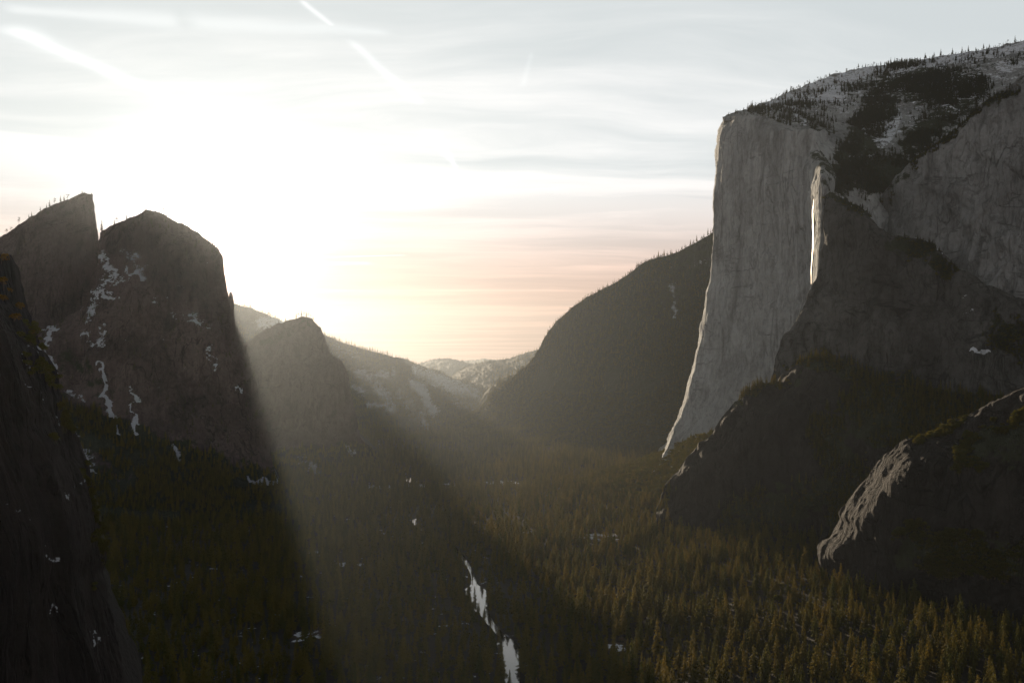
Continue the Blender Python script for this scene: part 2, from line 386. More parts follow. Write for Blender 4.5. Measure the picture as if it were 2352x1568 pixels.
# ------------------------------------------------------------------ ground
def axis(lo, a, b, hi, st, big):
    return np.unique(np.concatenate([np.linspace(lo, a, big), np.arange(a, b, st), np.linspace(b, hi, big)]))
GX0, GX1, GY0, GY1 = -16000, 16000, -3000, 23000
def floor_z(x, y):
    p = np.stack([x, y, 0*x], -1); return 3.0*fbm(p, (1/300., 1/300., 1), 3, 5)
RIVER = [(-560, 3900, 24), (-420, 3640, 26), (-330, 3440, 36), (-215, 3330, 36), (-120, 3220, 14), (-160, 2980, 8), (-260, 2760, 7), (-250, 2500, 7), (-150, 2300, 7), (-100, 2080, 9),
         (-76, 1920, 5), (-70, 1830, 9), (-66, 1790, 28), (-56, 1680, 30), (-46, 1620, 13), (-30, 1540, 9), (-14, 1480, 9), (-5, 1440, 24), (-1, 1330, 22), (3, 1240, 14), (10, 1100, 12), (60, 900, 12)]
RA = np.array(RIVER, float)
def river_dist(x, y):
    p = np.stack([x, y], -1); best = np.full(p.shape[:-1], 1e9); hw = np.zeros(p.shape[:-1])
    for a, b in zip(RA[:-1], RA[1:]):
        ab = b[:2]-a[:2]; t = np.clip(((p-a[:2]) @ ab)/(ab @ ab), 0, 1)
        d = np.linalg.norm(p-(a[:2]+t[..., None]*ab), axis=-1); w = a[2]+t*(b[2]-a[2])
        c = (d-w/2) < best; best = np.where(c, d-w/2, best)
    return best
MEADOWS = [(-270, 3350, 110, 80), (-40, 3420, 80, 50), (-440, 3300, 50, 50), (215, 2330, 70, 60), (45, 2390, 30, 30), (-420, 2120, 36, 30), (-330, 2010, 30, 30), (150, 1420, 22, 26), (-300, 1480, 26, 26)]
def meadow(x, y):
    m = np.zeros(x.shape)
    for a, b, c, d in MEADOWS: m = np.maximum(m, np.clip(1.4-np.hypot((x-a)/c, (y-b)/d), 0, 1))
    return m
xs = axis(GX0, -2600, 3000, GX1, 22, 40); ys = axis(GY0, 900, 5200, GY1, 22, 60)
gx, gy = np.meshgrid(xs, ys)
gz = floor_z(gx, gy); rd = river_dist(gx, gy); gz = gz-np.clip(1-rd/18.0, 0, 1)*4.5
gm = meadow(gx, gy)
m_g, t, b = new_mat('forest_floor'); nt = m_g.node_tree
tc = N(nt, 'ShaderNodeTexCoord').outputs['Object']
col = t.mix(t.noise(tc, 1/25., 8, 0.65), (0.010, 0.009, 0.006), (0.024, 0.020, 0.012))
me_ = N(nt, 'ShaderNodeAttribute', attribute_name='meadow').outputs['Fac']
col = t.mix(t.ss(me_, 0.2, 0.6), col, t.mix(t.noise(tc, 1/12., 6, 0.6), (0.09, 0.062, 0.036), (0.055, 0.045, 0.028)))
ns = t.noise(tc, 1/30., 9, 0.68)
sf = t.ss(t.m('ADD', t.m('MULTIPLY', me_, 0.22), ns), 0.63, 0.66)
sp = N(nt, 'ShaderNodeSeparateXYZ'); t.L(tc, sp.inputs[0])
col = t.mix(t.m('MULTIPLY', sf, t.m('MAXIMUM', t.ss(sp.outputs[0], 60, -60), t.ss(me_, 0.25, 0.6))), col, (0.78, 0.82, 0.88))
t.L(col, b.inputs['Base Color']); b.inputs['Roughness'].default_value = 0.95
bp = N(nt, 'ShaderNodeBump'); bp.inputs['Distance'].default_value = 3.0; t.L(ns, bp.inputs['Height']); t.L(bp.outputs[0], b.inputs['Normal'])
go = mesh_obj('ground', np.stack([gx, gy, gz], -1).reshape(-1, 3), gridfaces(*gx.shape), m_g, True, None, {'meadow': gm})
tag(go, 'dark valley floor under the forest with snow patches and brown meadow clearings', 'valley floor', None, 'structure')

# river
m_w, t, b = new_mat('river_water'); nt = m_w.node_tree
b.inputs['Base Color'].default_value = (0.012, 0.014, 0.013, 1); b.inputs['Roughness'].default_value = 0.04; b.inputs['IOR'].default_value = 1.33
tc = N(nt, 'ShaderNodeTexCoord').outputs['Object']
bp = N(nt, 'ShaderNodeBump'); bp.inputs['Distance'].default_value = 0.05; bp.inputs['Strength'].default_value = 0.5
t.L(t.noise(t.map(tc, (0.5, 0.2, 1)), 1.0, 4), bp.inputs['Height']); t.L(bp.outputs[0], b.inputs['Normal'])
yy = RA; s_ = np.linspace(0, len(RA)-1, 260)
cx = np.interp(s_, np.arange(len(RA)), RA[:, 0]); cyv = np.interp(s_, np.arange(len(RA)), RA[:, 1]); cw_ = np.interp(s_, np.arange(len(RA)), RA[:, 2])
ker = np.ones(9)/9; pad = lambda a: np.convolve(np.pad(a, 4, 'edge'), ker, 'valid')
cx, cyv = pad(cx), pad(cyv); dx, dy = np.gradient(cx), np.gradient(cyv); ln = np.hypot(dx, dy); nx, ny = -dy/ln, dx/ln
rv = []
for k in np.linspace(-0.62, 0.62, 7):
    wv_ = cw_*(1+0.25*fbm(np.stack([cx, cyv, np.full_like(cx, 40.*np.sign(k))], -1), (1/40., 1/40., 1), 3, 3))
    rv.append(np.stack([cx+nx*wv_*k, cyv+ny*wv_*k, np.full_like(cx, -1.6)], -1))
rv = np.array(rv)
ro = mesh_obj('river', rv.reshape(-1, 3), gridfaces(rv.shape[0], rv.shape[1]), m_w)
tag(ro, 'narrow river mirroring the bright sky between dark trees', 'river', None, 'structure')

# ------------------------------------------------------------------ far hills
def ridge_rows(pl, Y0, Y1, drop, Yb):
    n = len(pl); a = [(x, y, Y0+(Y1-Y0)*i/(n-1)) for i, (x, y) in enumerate(pl)]
    b = [(x, y+drop, Y-Yb) for x, y, Y in a]
    return [a, b]
massif('hill', 'F3', ridge_rows([(980, 836), (1040, 832), (1080, 828), (1110, 824), (1150, 826), (1200, 832), (1260, 836)], 20500, 20500, 26, 2500), M_FAR, 200, 2.0,
       back=900, A=40, B=25, vegbase=0.8, snow=[([(1000, 834), (1200, 830)], 14, 0.08)], label='palest farthest hill on the horizon in the valley gap', cat='hill', seed=1)
massif('hill', 'F1', ridge_rows([(900, 850), (940, 842), (960, 835), (990, 826), (1010, 824), (1035, 824), (1060, 829), (1080, 834), (1120, 846), (1180, 856)], 16500, 16000, 60, 3000), M_FAR, 260, 2.0,
       back=1500, A=45, B=22, vegbase=0.75, snow=[([(1030, 838), (1020, 850)], 14, 0.3)], label='pale rounded far hill with thin snow, left in the valley gap', cat='hill', seed=2)
massif('hill', 'F2', ridge_rows([(1000, 902), (1030, 872), (1045, 858), (1062, 848), (1090, 838), (1120, 829), (1150, 827), (1170, 824), (1190, 816), (1228, 806), (1300, 790), (1400, 770)], 12500, 11500, 95, 3000), M_FAR, 320, 2.0,
       back=1800, A=40, B=16, vegbase=0.75, snow=[([(1085, 860), (1095, 872)], 9, 0.35), ([(1180, 835), (1200, 840)], 12, 0.3)], label='hazy wooded far hill rising rightwards in the valley gap', cat='hill', seed=3)
# snowy ridges on the left behind the middle rock
r0 = [(880, 822), (925, 823), (960, 837), (985, 845), (1000, 847), (1020, 858), (1040, 870), (1060, 872), (1100, 886), (1125, 896), (1150, 925)]
massif('hillside', 'R2', [[(x, y, 10000-400*i/10) for i, (x, y) in enumerate(r0)],
        [(880, 880, 9300), (1000, 895, 9200), (1080, 915, 9000), (1140, 945, 8800)],
        [(880, 965, 7300), (1000, 968, 7200), (1080, 970, 7000), (1160, 975, 6900)]], M_HILL, 320, 2.5, back=1500, A=38, B=10, vegbase=0.32,
       snow=[([(985, 858), (1040, 892), (1090, 905)], 16, 0.62), ([(955, 850), (1000, 880)], 16, 0.55), ([(1040, 885), (1120, 925)], 22, 0.5), ([(1050, 930), (1100, 945)], 16, 0.45)],
       label='snow dusted wooded ridge beyond the snowy granite shoulder, left of the valley gap', cat='hillside', seed=4)
r0 = [(470, 690), (540, 698), (580, 708), (620, 725), (650, 738), (700, 752), (748, 770), (800, 790), (860, 808), (900, 818), (925, 824)]
massif('hillside', 'R1', [[(x, y, 8300-40*i) for i, (x, y) in enumerate(r0)],
        [(470, 760, 8200), (748, 800, 7900), (860, 832, 7700), (956, 868, 7600)],
        [(470, 850, 7900), (748, 850, 7700), (880, 875, 7500), (984, 895, 7400)],
        [(470, 900, 7300), (780, 905, 7200), (930, 930, 7000), (1004, 925, 7000)],
        [(470, 960, 6900), (800, 955, 6800), (940, 965, 6500), (1022, 962, 6600)],
        G2 if False else [(470, 1010, GY(1010, -4)), (800, 1000, GY(1000, -4)), (950, 992, GY(992, -4)), (1050, 990, GY(990, -4))]], M_HILL, 420, 2.5, back=1800, A=34, B=9, vegbase=0.34,
       snow=[([(600, 745), (640, 740), (655, 745)], 18, 0.72), ([(770, 800), (820, 815)], 16, .4), ([(820, 855), (850, 865), (900, 855)], 14, 0.55), ([(865, 885), (880, 905), (900, 940)], 20, 0.55), ([(950, 878), (975, 905), (995, 940)], 16, 0.75), ([(815, 890), (835, 905)], 12, 0.6),
             ([(850, 938), (900, 940)], 8, 0.65), ([(965, 950), (980, 985)], 10, .6), ([(920, 905), (950, 950)], 24, 0.4), ([(820, 860), (960, 930)], 60, .22)],
       label='wooded ridge with snow patches behind the middle rock, granite shoulder at its end', cat='hillside', seed=5)
# right side wooded slope in front of the wall
massif('hillside', 'S2', [[(1085, 960, 7400), (1108, 925, 7400), (1113, 905, 7300), (1125, 890, 7200), (1150, 873, 7100), (1180, 860, 7000), (1200, 847, 6900), (1228, 826, 6800), (1300, 780, 6700)],
        [(1060, 985, 6900), (1120, 960, 6700), (1200, 930, 6500), (1300, 900, 6300)], [(1040, 995, 6100), (1300, 1000, 6000)]], M_HILL, 260, 2.5, back=1500, A=22, B=7, vegbase=0.75,
       label='small wooded spur peeking out behind the big hillside, above the valley gap', cat='hillside', seed=6)
r0 = [(990, 992, 7000), (1020, 980, 6800), (1060, 960, 6600), (1095, 940, 6400), (1120, 922, 6300), (1126, 906, 6250), (1140, 893, 6200), (1165, 880, 6100), (1185, 862, 6050), (1210, 840, 6000), (1225, 822, 5950), (1240, 797, 5900), (1248, 778, 5880), (1258, 764, 5850), (1275, 742, 5800), (1310, 712, 5700),
      (1350, 682, 5600), (1420, 645, 5450), (1470, 607, 5350), (1500, 596, 5300), (1560, 578, 5200), (1600, 556, 5150), (1640, 532, 5100), (1740, 490, 5000)]
massif('hillside', 'S', [r0, [(985, 995, 6700), (1120, 950, 6100), (1250, 890, 5700), (1400, 790, 5300), (1740, 640, 4900)],
        [(975, 998, 6300), (1150, 985, 5700), (1300, 955, 5300), (1450, 900, 4950), (1740, 820, 4700)],
        [(960, 1003, 5800), (1150, 1008, 5400), (1300, 1000, 5000), (1500, 985, 4600), (1740, 960, 4400)],
        [(940, 1012, GY(1012, -4)), (1200, 1025, GY(1025, -4)), (1500, 1045, GY(1045, -4)), (1740, 1060, GY(1060, -4))]], M_HILL, 620, 2.5, back=2200, A=26, B=6, vegbase=0.55,
       snow=[([(1545, 650), (1548, 700), (1552, 730)], 6, 0.62), ([(1525, 690), (1528, 715)], 5, .5), ([(1600, 610), (1620, 600)], 8, .4), ([(1500, 660), (1560, 620)], 30, .18)],
       veg=[([(1100, 980), (1400, 930), (1700, 900)], 90, 0.9)], label='long wooded hillside sloping down to the valley, left of the great cliff', cat='hillside', seed=7)

# ------------------------------------------------------------------ left rocks
A0 = [(-90, 590), (0, 545), (20, 532), (42, 516), (65, 502), (100, 480), (125, 470), (150, 460), (175, 450), (190, 445), (205, 445), (213, 449)]
massif('rock', 'A', [[(x, y, 3800) for x, y in A0], [(-90, 610, 3760), (60, 580, 3740), (150, 560, 3730), (219, 480, 3760)], [(-90, 660, 3700), (120, 650, 3690), (228, 570, 3740)],
        [(-90, 760, 3660), (80, 750, 3640), (235, 740, 3700)], [(-90, 900, 3560), (250, 900, 3600)], [(-90, 1130, 3300), (260, 1130, 3350)]], M_CATH, 300, 2.4, back=600, A=12, B=4, tooth=6,
       snow=[([(30, 640), (40, 680)], 9, .5), ([(0, 600), (20, 640)], 8, .4), ([(250, 496), (180, 478)], 5, .0)], label='tall sharp spire at the left with a sheer right edge', cat='rock spire', seed=11, ledge=4)
B0 = [(228, 533), (250, 522), (270, 512), (290, 500), (318, 488), (333, 480), (345, 479), (358, 481), (370, 487), (395, 502), (430, 520), (470, 545), (497, 568)]
SN_B = [([(235, 590), (250, 620), (270, 640)], 16, 0.7), ([(290, 580), (320, 600), (330, 625)], 20, 0.55), ([(290, 620), (330, 628)], 9, 0.95), ([(250, 650), (225, 690), (205, 735)], 16, .66),
        ([(225, 690), (262, 676)], 7, .9), ([(85, 745), (110, 752), (130, 762)], 8, 1.0), ([(60, 725), (70, 750)], 8, .8), ([(120, 765), (108, 800), (118, 840), (128, 870)], 7, .9), ([(100, 815), (110, 850)], 12, .6), ([(240, 760), (235, 800)], 10, .6), ([(236, 835), (248, 862), (244, 895), (240, 915), (252, 940), (262, 955)], 9, 1.0), ([(305, 900), (315, 925)], 9, .75), ([(307, 960), (305, 985)], 8, 1.1), ([(307, 925), (306, 965)], 3, .9),
        ([(165, 990), (180, 1030), (200, 1060), (205, 1090)], 16, .62), ([(150, 900), (190, 915)], 10, .5), ([(268, 985), (270, 1000)], 6, .9), ([(395, 1030), (415, 1055)], 7, .8), ([(440, 720), (460, 745)], 12, .55), ([(480, 800), (500, 850)], 8, .6),
        ([(540, 880), (552, 900)], 6, .8), ([(540, 560), (420, 660), (400, 700)], 30, .22), ([(350, 680), (380, 700)], 16, .42), ([(400, 720), (480, 760)], 14, .4), ([(575, 1098), (640, 1100)], 6, 1.1), ([(200, 760), (215, 800)], 9, .55), ([(160, 960), (175, 985)], 8, .5), ([(300, 720), (600, 1000)], 140, .12)]
massif('rock', 'B', [[(x, y, 3250) for x, y in B0], [(224, 590, 3230), (300, 575, 3180), (400, 570, 3150), (508, 596, 3220)], [(218, 640, 3200), (300, 630, 3140), (518, 640, 3200)],
        [(202, 700, 3180), (300, 700, 3100), (527, 690, 3180)], [(120, 745, 3160), (300, 745, 3080), (540, 735, 3160)], [(40, 780, 3140), (300, 800, 3050), (563, 795, 3120)],
        [(40, 880, 3080), (300, 900, 3000), (588, 880, 3080)], [(50, 960, 3000), (300, 980, 2930), (605, 945, 3040)],
        [(60, 1050, 2900), (300, 1040, 2870), (450, 1050, 2890), (622, 1015, 3000)], [(60, 1090, 2800), (300, 1070, 2790), (450, 1075, 2840), (560, 1096, 2880), (640, 1094, 2950)],
        [(60, 1170, GY(1190, 0)), (400, 1180, GY(1200, 0)), (700, 1190, GY(1190, -4))]], M_CATH, 560, 2.4, back=700, A=17, B=5, tooth=5,
       snow=SN_B, veg=[([(100, 960), (300, 1030), (450, 1080), (620, 1130)], 60, 1.0), ([(60, 1150), (700, 1170)], 70, 1.2), ([(150, 820), (250, 900)], 40, .45)],
       label='massive left rock wall hiding the sun behind its shoulder', cat='rock wall', seed=12, ledge=7)
def pinnacle(px, pt, pb, w, Y, label, seed):
    n, kk = 20, 26; v = []
    for i in range(kk):
        f = i/(kk-1); py = pt+(pb-pt)*f; c = P(px+4*f, py, Y)
        r = w/FPX*Y*(0.25+0.75*min(1, (f*6)**0.6))*(1+0.5*f)
        for j in range(n):
            a = 2*math.pi*j/n; v.append(c+np.array([r*math.cos(a), r*1.3*math.sin(a), 0]))
    v = np.array(v); v += 3.0*np.stack([fbm(v, (1/9., 1/9., 1/25.), 4, seed+q) for q in range(3)], -1)
    f = [[i*n+j, i*n+(j+1) % n, (i+1)*n+(j+1) % n, (i+1)*n+j] for i in range(kk-1) for j in range(n)]
    o = mesh_obj('rock_pinnacle', v, f, M_CATH, True, None, {'snow': np.zeros(len(v)), 'veg': np.zeros(len(v))})
    mesh = o.data
    tag(o, label, 'rock pinnacle', None, 'structure')
    return v
pinnacle(530, 671, 800, 5.5, 3150, 'thin blunt pinnacle standing off the right edge of the left rock wall', 5)
pinnacle(566, 786, 900, 5.0, 3110, 'small rounded pinnacle lower on the right edge of the left rock wall', 8)
M0 = [(530, 808), (562, 790), (590, 770), (605, 760), (620, 752), (650, 740), (675, 733), (690, 729), (705, 728), (715, 731), (722, 739), (730, 748)]
massif('rock', 'M', [[(x, y, 4300) for x, y in M0], [(530, 830, 4280), (650, 800, 4200), (742, 772, 4270)], [(530, 850, 4260), (650, 830, 4180), (752, 797, 4250)], [(530, 880, 4240), (680, 850, 4150), (765, 822, 4230)],
        [(540, 890, 4230), (700, 870, 4140), (787, 829, 4200)], [(545, 910, 4210), (700, 890, 4120), (799, 862, 4180)], [(560, 950, 4180), (700, 930, 4090), (806, 905, 4160)],
        [(570, 1010, 4120), (700, 990, 4060), (820, 960, 4130)], [(580, 1040, 4050), (700, 1030, 4000), (829, 1005, 4080)],
        [(560, 1110, 3500), (700, 1110, 3480), (880, 1060, GY(1060, -4))]], M_CATH, 330, 2.4, back=900, A=15, B=5, tooth=6,
       snow=[([(715, 1075), (730, 1080)], 10, .6), ([(800, 1030), (812, 1045)], 6, .6), ([(690, 1060), (740, 1085)], 14, .35)], veg=[([(560, 1080), (700, 1075), (860, 1050)], 40, 1.1), ([(600, 790), (700, 745)], 18, .5)],
       label='blunt middle rock in the sunbeam with a stepped right side', cat='rock', seed=13, ledge=6)
# foreground cliff at the left edge
near_edge = [(6, 585), (22, 680), (62, 760), (105, 862), (135, 945), (172, 1040), (203, 1150), (235, 1300), (272, 1450), (300, 1568), (350, 1800), (390, 2300)]
rows = [[(-420, 300, 520), (-200, 420, 560), (-60, 500, 620), (0, 565, 690)]]
for x, y in near_edge: rows.append([(-420, y, 470), (-200, y, 520), (x-90, y, 640), (x, y, 720)])
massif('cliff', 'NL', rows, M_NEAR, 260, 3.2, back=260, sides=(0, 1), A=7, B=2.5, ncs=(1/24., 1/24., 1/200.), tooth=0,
       snow=[([(85, 730), (95, 745)], 5, .9), ([(60, 800), (80, 815)], 8, .6), ([(130, 905), (138, 930)], 7, .7), ([(62, 905), (72, 920)], 5, .9), ([(95, 960), (105, 1000)], 8, .6), ([(150, 1130), (200, 1160)], 12, .5), ([(110, 1240), (130, 1300)], 9, .55),
             ([(145, 1350), (155, 1390)], 8, .55), ([(220, 1480), (235, 1500)], 8, .6), ([(10, 1180), (25, 1200)], 8, .5), ([(170, 1270), (180, 1285)], 6, .6)],
       veg=[([(70, 760), (120, 900), (150, 1000)], 24, .6), ([(180, 1100), (230, 1300)], 22, .55)],
       label='dark foreground cliff cutting in along the left edge', cat='cliff', seed=14, ledge=3.5)

# ------------------------------------------------------------------ right walls
D0 = [(1662, 273, 3400), (1680, 262, 3420), (1720, 250, 3460), (1780, 226, 3600), (1850, 196, 3760), (1920, 170, 3950), (1980, 156, 3980), (2040, 150, 3980), (2130, 136, 3920), (2200, 123, 3860), (2280, 110, 3800), (2352, 95, 3740), (2480, 70, 3650)]
massif('mountain', 'D', [D0, [(1662, 275, 3380), (1720, 258, 3370), (1800, 255, 3350), (1880, 240, 3400), (2000, 230, 3450), (2480, 180, 3400)],
        [(1662, 277, 3354), (1740, 267, 3210), (1820, 291, 3070), (1870, 312, 3000), (1960, 320, 3080), (2100, 310, 3100), (2480, 300, 3050)],
        [(1664, 281, 3360), (1740, 274, 3216), (1820, 298, 3075), (1876, 334, 2940), (1925, 390, 2880), (2010, 400, 2900), (2120, 400, 2900), (2480, 400, 2850)],
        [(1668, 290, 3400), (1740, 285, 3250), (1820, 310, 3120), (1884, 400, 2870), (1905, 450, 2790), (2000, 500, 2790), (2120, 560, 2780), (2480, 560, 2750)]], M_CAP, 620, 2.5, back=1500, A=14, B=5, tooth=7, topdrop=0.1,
       snow=[([(1800, 262), (1900, 230), (2000, 210), (2150, 180), (2352, 160)], 60, .36), ([(2020, 300), (2100, 260), (2250, 220)], 50, .33), ([(1860, 205), (1960, 175), (2100, 150), (2300, 120), (2400, 100)], 22, 0.60), ([(1780, 240), (1870, 225), (1930, 215)], 28, 0.58), ([(1820, 262), (1850, 270)], 14, .6), ([(2060, 270), (2050, 300), (2030, 330)], 24, .55), ([(2000, 290), (2060, 300)], 18, .5), ([(2300, 160), (2350, 150)], 24, .5), ([(2180, 180), (2200, 230)], 16, .45), ([(1990, 350), (1960, 370)], 12, .4)],
       veg=[([(2060, 175), (2120, 200), (2200, 200)], 50, 0.75), ([(2030, 230), (1990, 300), (1960, 360), (1930, 420)], 42, 0.85), ([(2240, 200), (2100, 330)], 40, .7), ([(1960, 390), (2100, 420)], 60, .8), ([(1800, 260), (1900, 290)], 30, .35), ([(1740, 258), (2352, 130)], 30, .3)],
       label='snow spotted wooded summit slope above the great cliff', cat='mountain', seed=21)
def erow(y, xn, yn=3350, xc=1858, yc=2950, ra=1860, rya=2870, xs=1891, ys=2680):
    A_, B_ = P(xn, y, yn), P(xc, y, yc)
    fw = np.interp(y, [300, 345, 420, 640, 740, 850, 930, 1000, 1045], [4, 3, 1, 1, 2.5, 4.5, 8, 5, 1.5])
    fo = np.interp(y, [300, 350, 400, 640, 740, 850, 1000, 1045], [130, 120, 15, 15, 50, 110, 130, 20])
    q = [(xn, y, yn+fo)]; A_ = P(xn+fw, y, yn)
    for f in (0, .06, .3, .6, .85, 1):
        p = A_+(B_-A_)*f; q.append(((p[0]/p[1])*FPX+CX, y, p[1]))
    return q+[(ra, y, rya), (xs, y, ys), (xs+22, y, ys+70)]
massif('cliff', 'E', [[(1662, 276, 3480), (1668, 273, 3350), (1690, 266, 3290), (1740, 264, 3200), (1820, 290, 3060), (1850, 318, 2990), (1868, 328, 2960), (1884, 345, 2970), (1905, 380, 2990)],
        erow(300, 1652, ra=1860, rya=2946, xs=1874, ys=2940), erow(345, 1646, ra=1861, rya=2930, xs=1878, ys=2905), erow(368, 1645, ra=1861, rya=2890, xs=1880, ys=2830), erow(392, 1644, xs=1890, ys=2720),
        erow(420, 1643), erow(480, 1640), erow(560, 1640), erow(640, 1634, xs=1886), erow(700, 1622, xs=1880),
        erow(760, 1610), erow(820, 1598), erow(870, 1585, yn=3340), erow(920, 1570, yn=3330), erow(970, 1550, yn=3310), erow(1010, 1534, yn=3290), erow(1045, 1520, yn=3260),
        erow(1100, 1500, yn=3150)], M_CAP, 520, 2.2, back=1300, sides=(1, 0), A=11, B=7.0, ncs=(1/70., 1/70., 1/600.), ridge=.5,
       veg=[([(1870, 350), (1920, 400), (1900, 430)], 20, .5)], label='great sheer pale granite cliff with a golden lit corner', cat='cliff', seed=22, ledge=2.0)
W0 = [(1985, 620, 2900), (1995, 560, 2880), (2005, 500, 2860), (2018, 462, 2840), (2060, 405, 2780), (2100, 368, 2730), (2150, 330, 2680), (2200, 292, 2640), (2250, 248, 2600), (2300, 208, 2560), (2352, 175, 2520), (2480, 110, 2450)]
massif('cliff', 'W', [W0, [(1990, 640, 2840), (2060, 520, 2720), (2200, 420, 2580), (2480, 330, 2380)], [(1995, 660, 2800), (2100, 600, 2640), (2250, 560, 2500), (2480, 540, 2330)],
        [(1995, 700, 2780), (2100, 680, 2600), (2250, 700, 2450), (2480, 760, 2290)]], M_SLAB, 480, 2.6, back=260, A=15, B=5, tooth=5, topdrop=.5, ncs=(1/80., 1/80., 1/300.),
       veg=[([(2020, 470), (2100, 380), (2250, 260), (2352, 190)], 22, .45), ([(2000, 560), (2040, 600)], 24, .6)], snow=[([(2330, 200), (2352, 185)], 8, .3)],
       label='broad slanting granite slab wall along the right edge', cat='cliff', seed=23, ledge=7)
P0 = [(1892, 448, 2640), (1904, 441, 2640), (1940, 456, 2630), (1985, 482, 2620), (2010, 512, 2600), (2050, 540, 2570), (2100, 545, 2540), (2150, 568, 2500), (2200, 612, 2460), (2260, 650, 2430), (2480, 745, 2300)]
massif('cliff', 'P', [P0, [(1891, 500, 2625), (1960, 520, 2560), (2100, 600, 2480), (2250, 680, 2380), (2480, 790, 2250)], [(1888, 560, 2620), (1960, 580, 2540), (2150, 660, 2440), (2480, 830, 2230)],
        [(1878, 630, 2615), (1960, 660, 2530), (2150, 730, 2400), (2480, 870, 2210)], [(1856, 690, 2610), (1960, 720, 2520), (2150, 790, 2380), (2480, 900, 2200)], [(1828, 744, 2605), (1950, 770, 2500), (2150, 840, 2370), (2480, 930, 2190)],
        [(1800, 790, 2600), (1950, 830, 2490), (2150, 880, 2360), (2480, 950, 2180)], [(1784, 850, 2590), (1950, 880, 2480), (2150, 920, 2350), (2480, 980, 2170)], [(1768, 900, 2580), (1950, 940, 2470), (2150, 980, 2340), (2480, 1040, 2160)]],
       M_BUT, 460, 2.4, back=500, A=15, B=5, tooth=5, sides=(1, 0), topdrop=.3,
       snow=[([(2105, 541), (2118, 548)], 4, 1.2), ([(2130, 555), (2165, 568)], 5.5, 1.2), ([(1960, 470), (2020, 500)], 12, .45), ([(1940, 450), (1990, 478)], 8, .4), ([(2245, 802), (2275, 808)], 5, 1.1), ([(2210, 690), (2230, 720)], 14, .3)],
       veg=[([(1900, 445), (1990, 490)], 16, .55), ([(2050, 555), (2130, 580), (2180, 620)], 18, .8), ([(1830, 850), (1900, 830), (2000, 870), (2100, 880)], 26, .6), ([(2300, 760), (2352, 800)], 50, .6)],
       label='dark stepped buttress in front of the great cliff', cat='cliff', seed=24, ledge=8)
Q0 = [(1512, 1175, 2540), (1518, 1140, 2535), (1530, 1110, 2530), (1560, 1080, 2525), (1590, 1042, 2520), (1630, 1000, 2515), (1660, 958, 2510), (1690, 922, 2510), (1740, 887, 2500), (1775, 876, 2480), (1800, 858, 2460), (1850, 822, 2420), (1900, 815, 2390), (1960, 840, 2350), (2050, 880, 2300), (2200, 900, 2240), (2480, 930, 2150)]
massif('cliff', 'P2', [Q0, [(1512, 1185, 2520), (1600, 1080, 2450), (1750, 960, 2400), (1900, 900, 2330), (2200, 960, 2200), (2480, 1000, 2100)],
        [(1513, 1193, 2500), (1620, 1110, 2430), (1750, 1040, 2370), (1900, 990, 2300), (2200, 1030, 2170), (2480, 1060, 2080)],
        [(1514, 1200, 2490), (1640, 1160, 2410), (1750, 1130, 2360), (1850, 1110, 2300), (2200, 1120, 2130), (2480, 1140, 2050)],
        [(1510, 1215, GY(1215, -4)), (1650, 1222, GY(1222, -4)), (1850, 1236, GY(1236, -4)), (2200, 1280, GY(1280, -4)), (2480, 1290, GY(1290, -4))]],
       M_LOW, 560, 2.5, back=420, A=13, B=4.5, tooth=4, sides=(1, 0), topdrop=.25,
       veg=[([(1690, 925), (1740, 890), (1775, 880)], 14, .8), ([(1850, 830), (1960, 850), (2060, 900)], 26, .7), ([(1900, 1000), (1950, 1100), (1850, 1150), (1700, 1190)], 60, .75), ([(2000, 950), (2300, 1000), (2100, 1100)], 90, .8), ([(1940, 1180), (2300, 1200)], 60, .9), ([(1520, 1180), (1540, 1120)], 8, .5), ([(1760, 890), (1850, 880)], 16, .4)],
       label='lower dark buttress whose foot reaches down into the forest', cat='cliff', seed=25, ledge=8)
Z0 = [(1892, 1262, 1900), (1905, 1240, 1890), (1925, 1208, 1870), (1942, 1180, 1855), (1960, 1150, 1840), (1985, 1118, 1825), (2010, 1090, 1810), (2035, 1062, 1790), (2055, 1045, 1780), (2070, 1026, 1770), (2085, 1018, 1760), (2130, 1012, 1740), (2160, 994, 1720), (2172, 978, 1710), (2200, 960, 1700), (2280, 920, 1670), (2352, 890, 1640), (2480, 850, 1600)]
massif('cliff', 'Q', [Z0, [(1897, 1275, 1870), (1925, 1240, 1835), (1985, 1165, 1790), (2090, 1050, 1725), (2250, 1000, 1640), (2480, 950, 1560)],
        [(1904, 1290, 1850), (1935, 1268, 1800), (2010, 1190, 1740), (2110, 1090, 1680), (2250, 1060, 1600), (2480, 1010, 1520)], [(1915, 1312, 1835), (2040, 1260, 1710), (2200, 1200, 1610), (2480, 1150, 1500)],
        [(1925, 1335, 1815), (2050, 1330, 1700), (2250, 1330, 1600), (2480, 1330, 1500)], [(1925, 1356, GY(1356, -4)), (2050, 1380, GY(1380, -4)), (2250, 1410, GY(1410, -4)), (2480, 1440, GY(1440, -4))]],
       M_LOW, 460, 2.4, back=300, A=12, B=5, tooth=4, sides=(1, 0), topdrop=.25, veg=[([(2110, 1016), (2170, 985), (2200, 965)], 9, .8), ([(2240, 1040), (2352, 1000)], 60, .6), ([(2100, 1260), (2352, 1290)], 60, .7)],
       label='near dark buttress at lower right with a sunlit left edge', cat='cliff', seed=26, ledge=6)
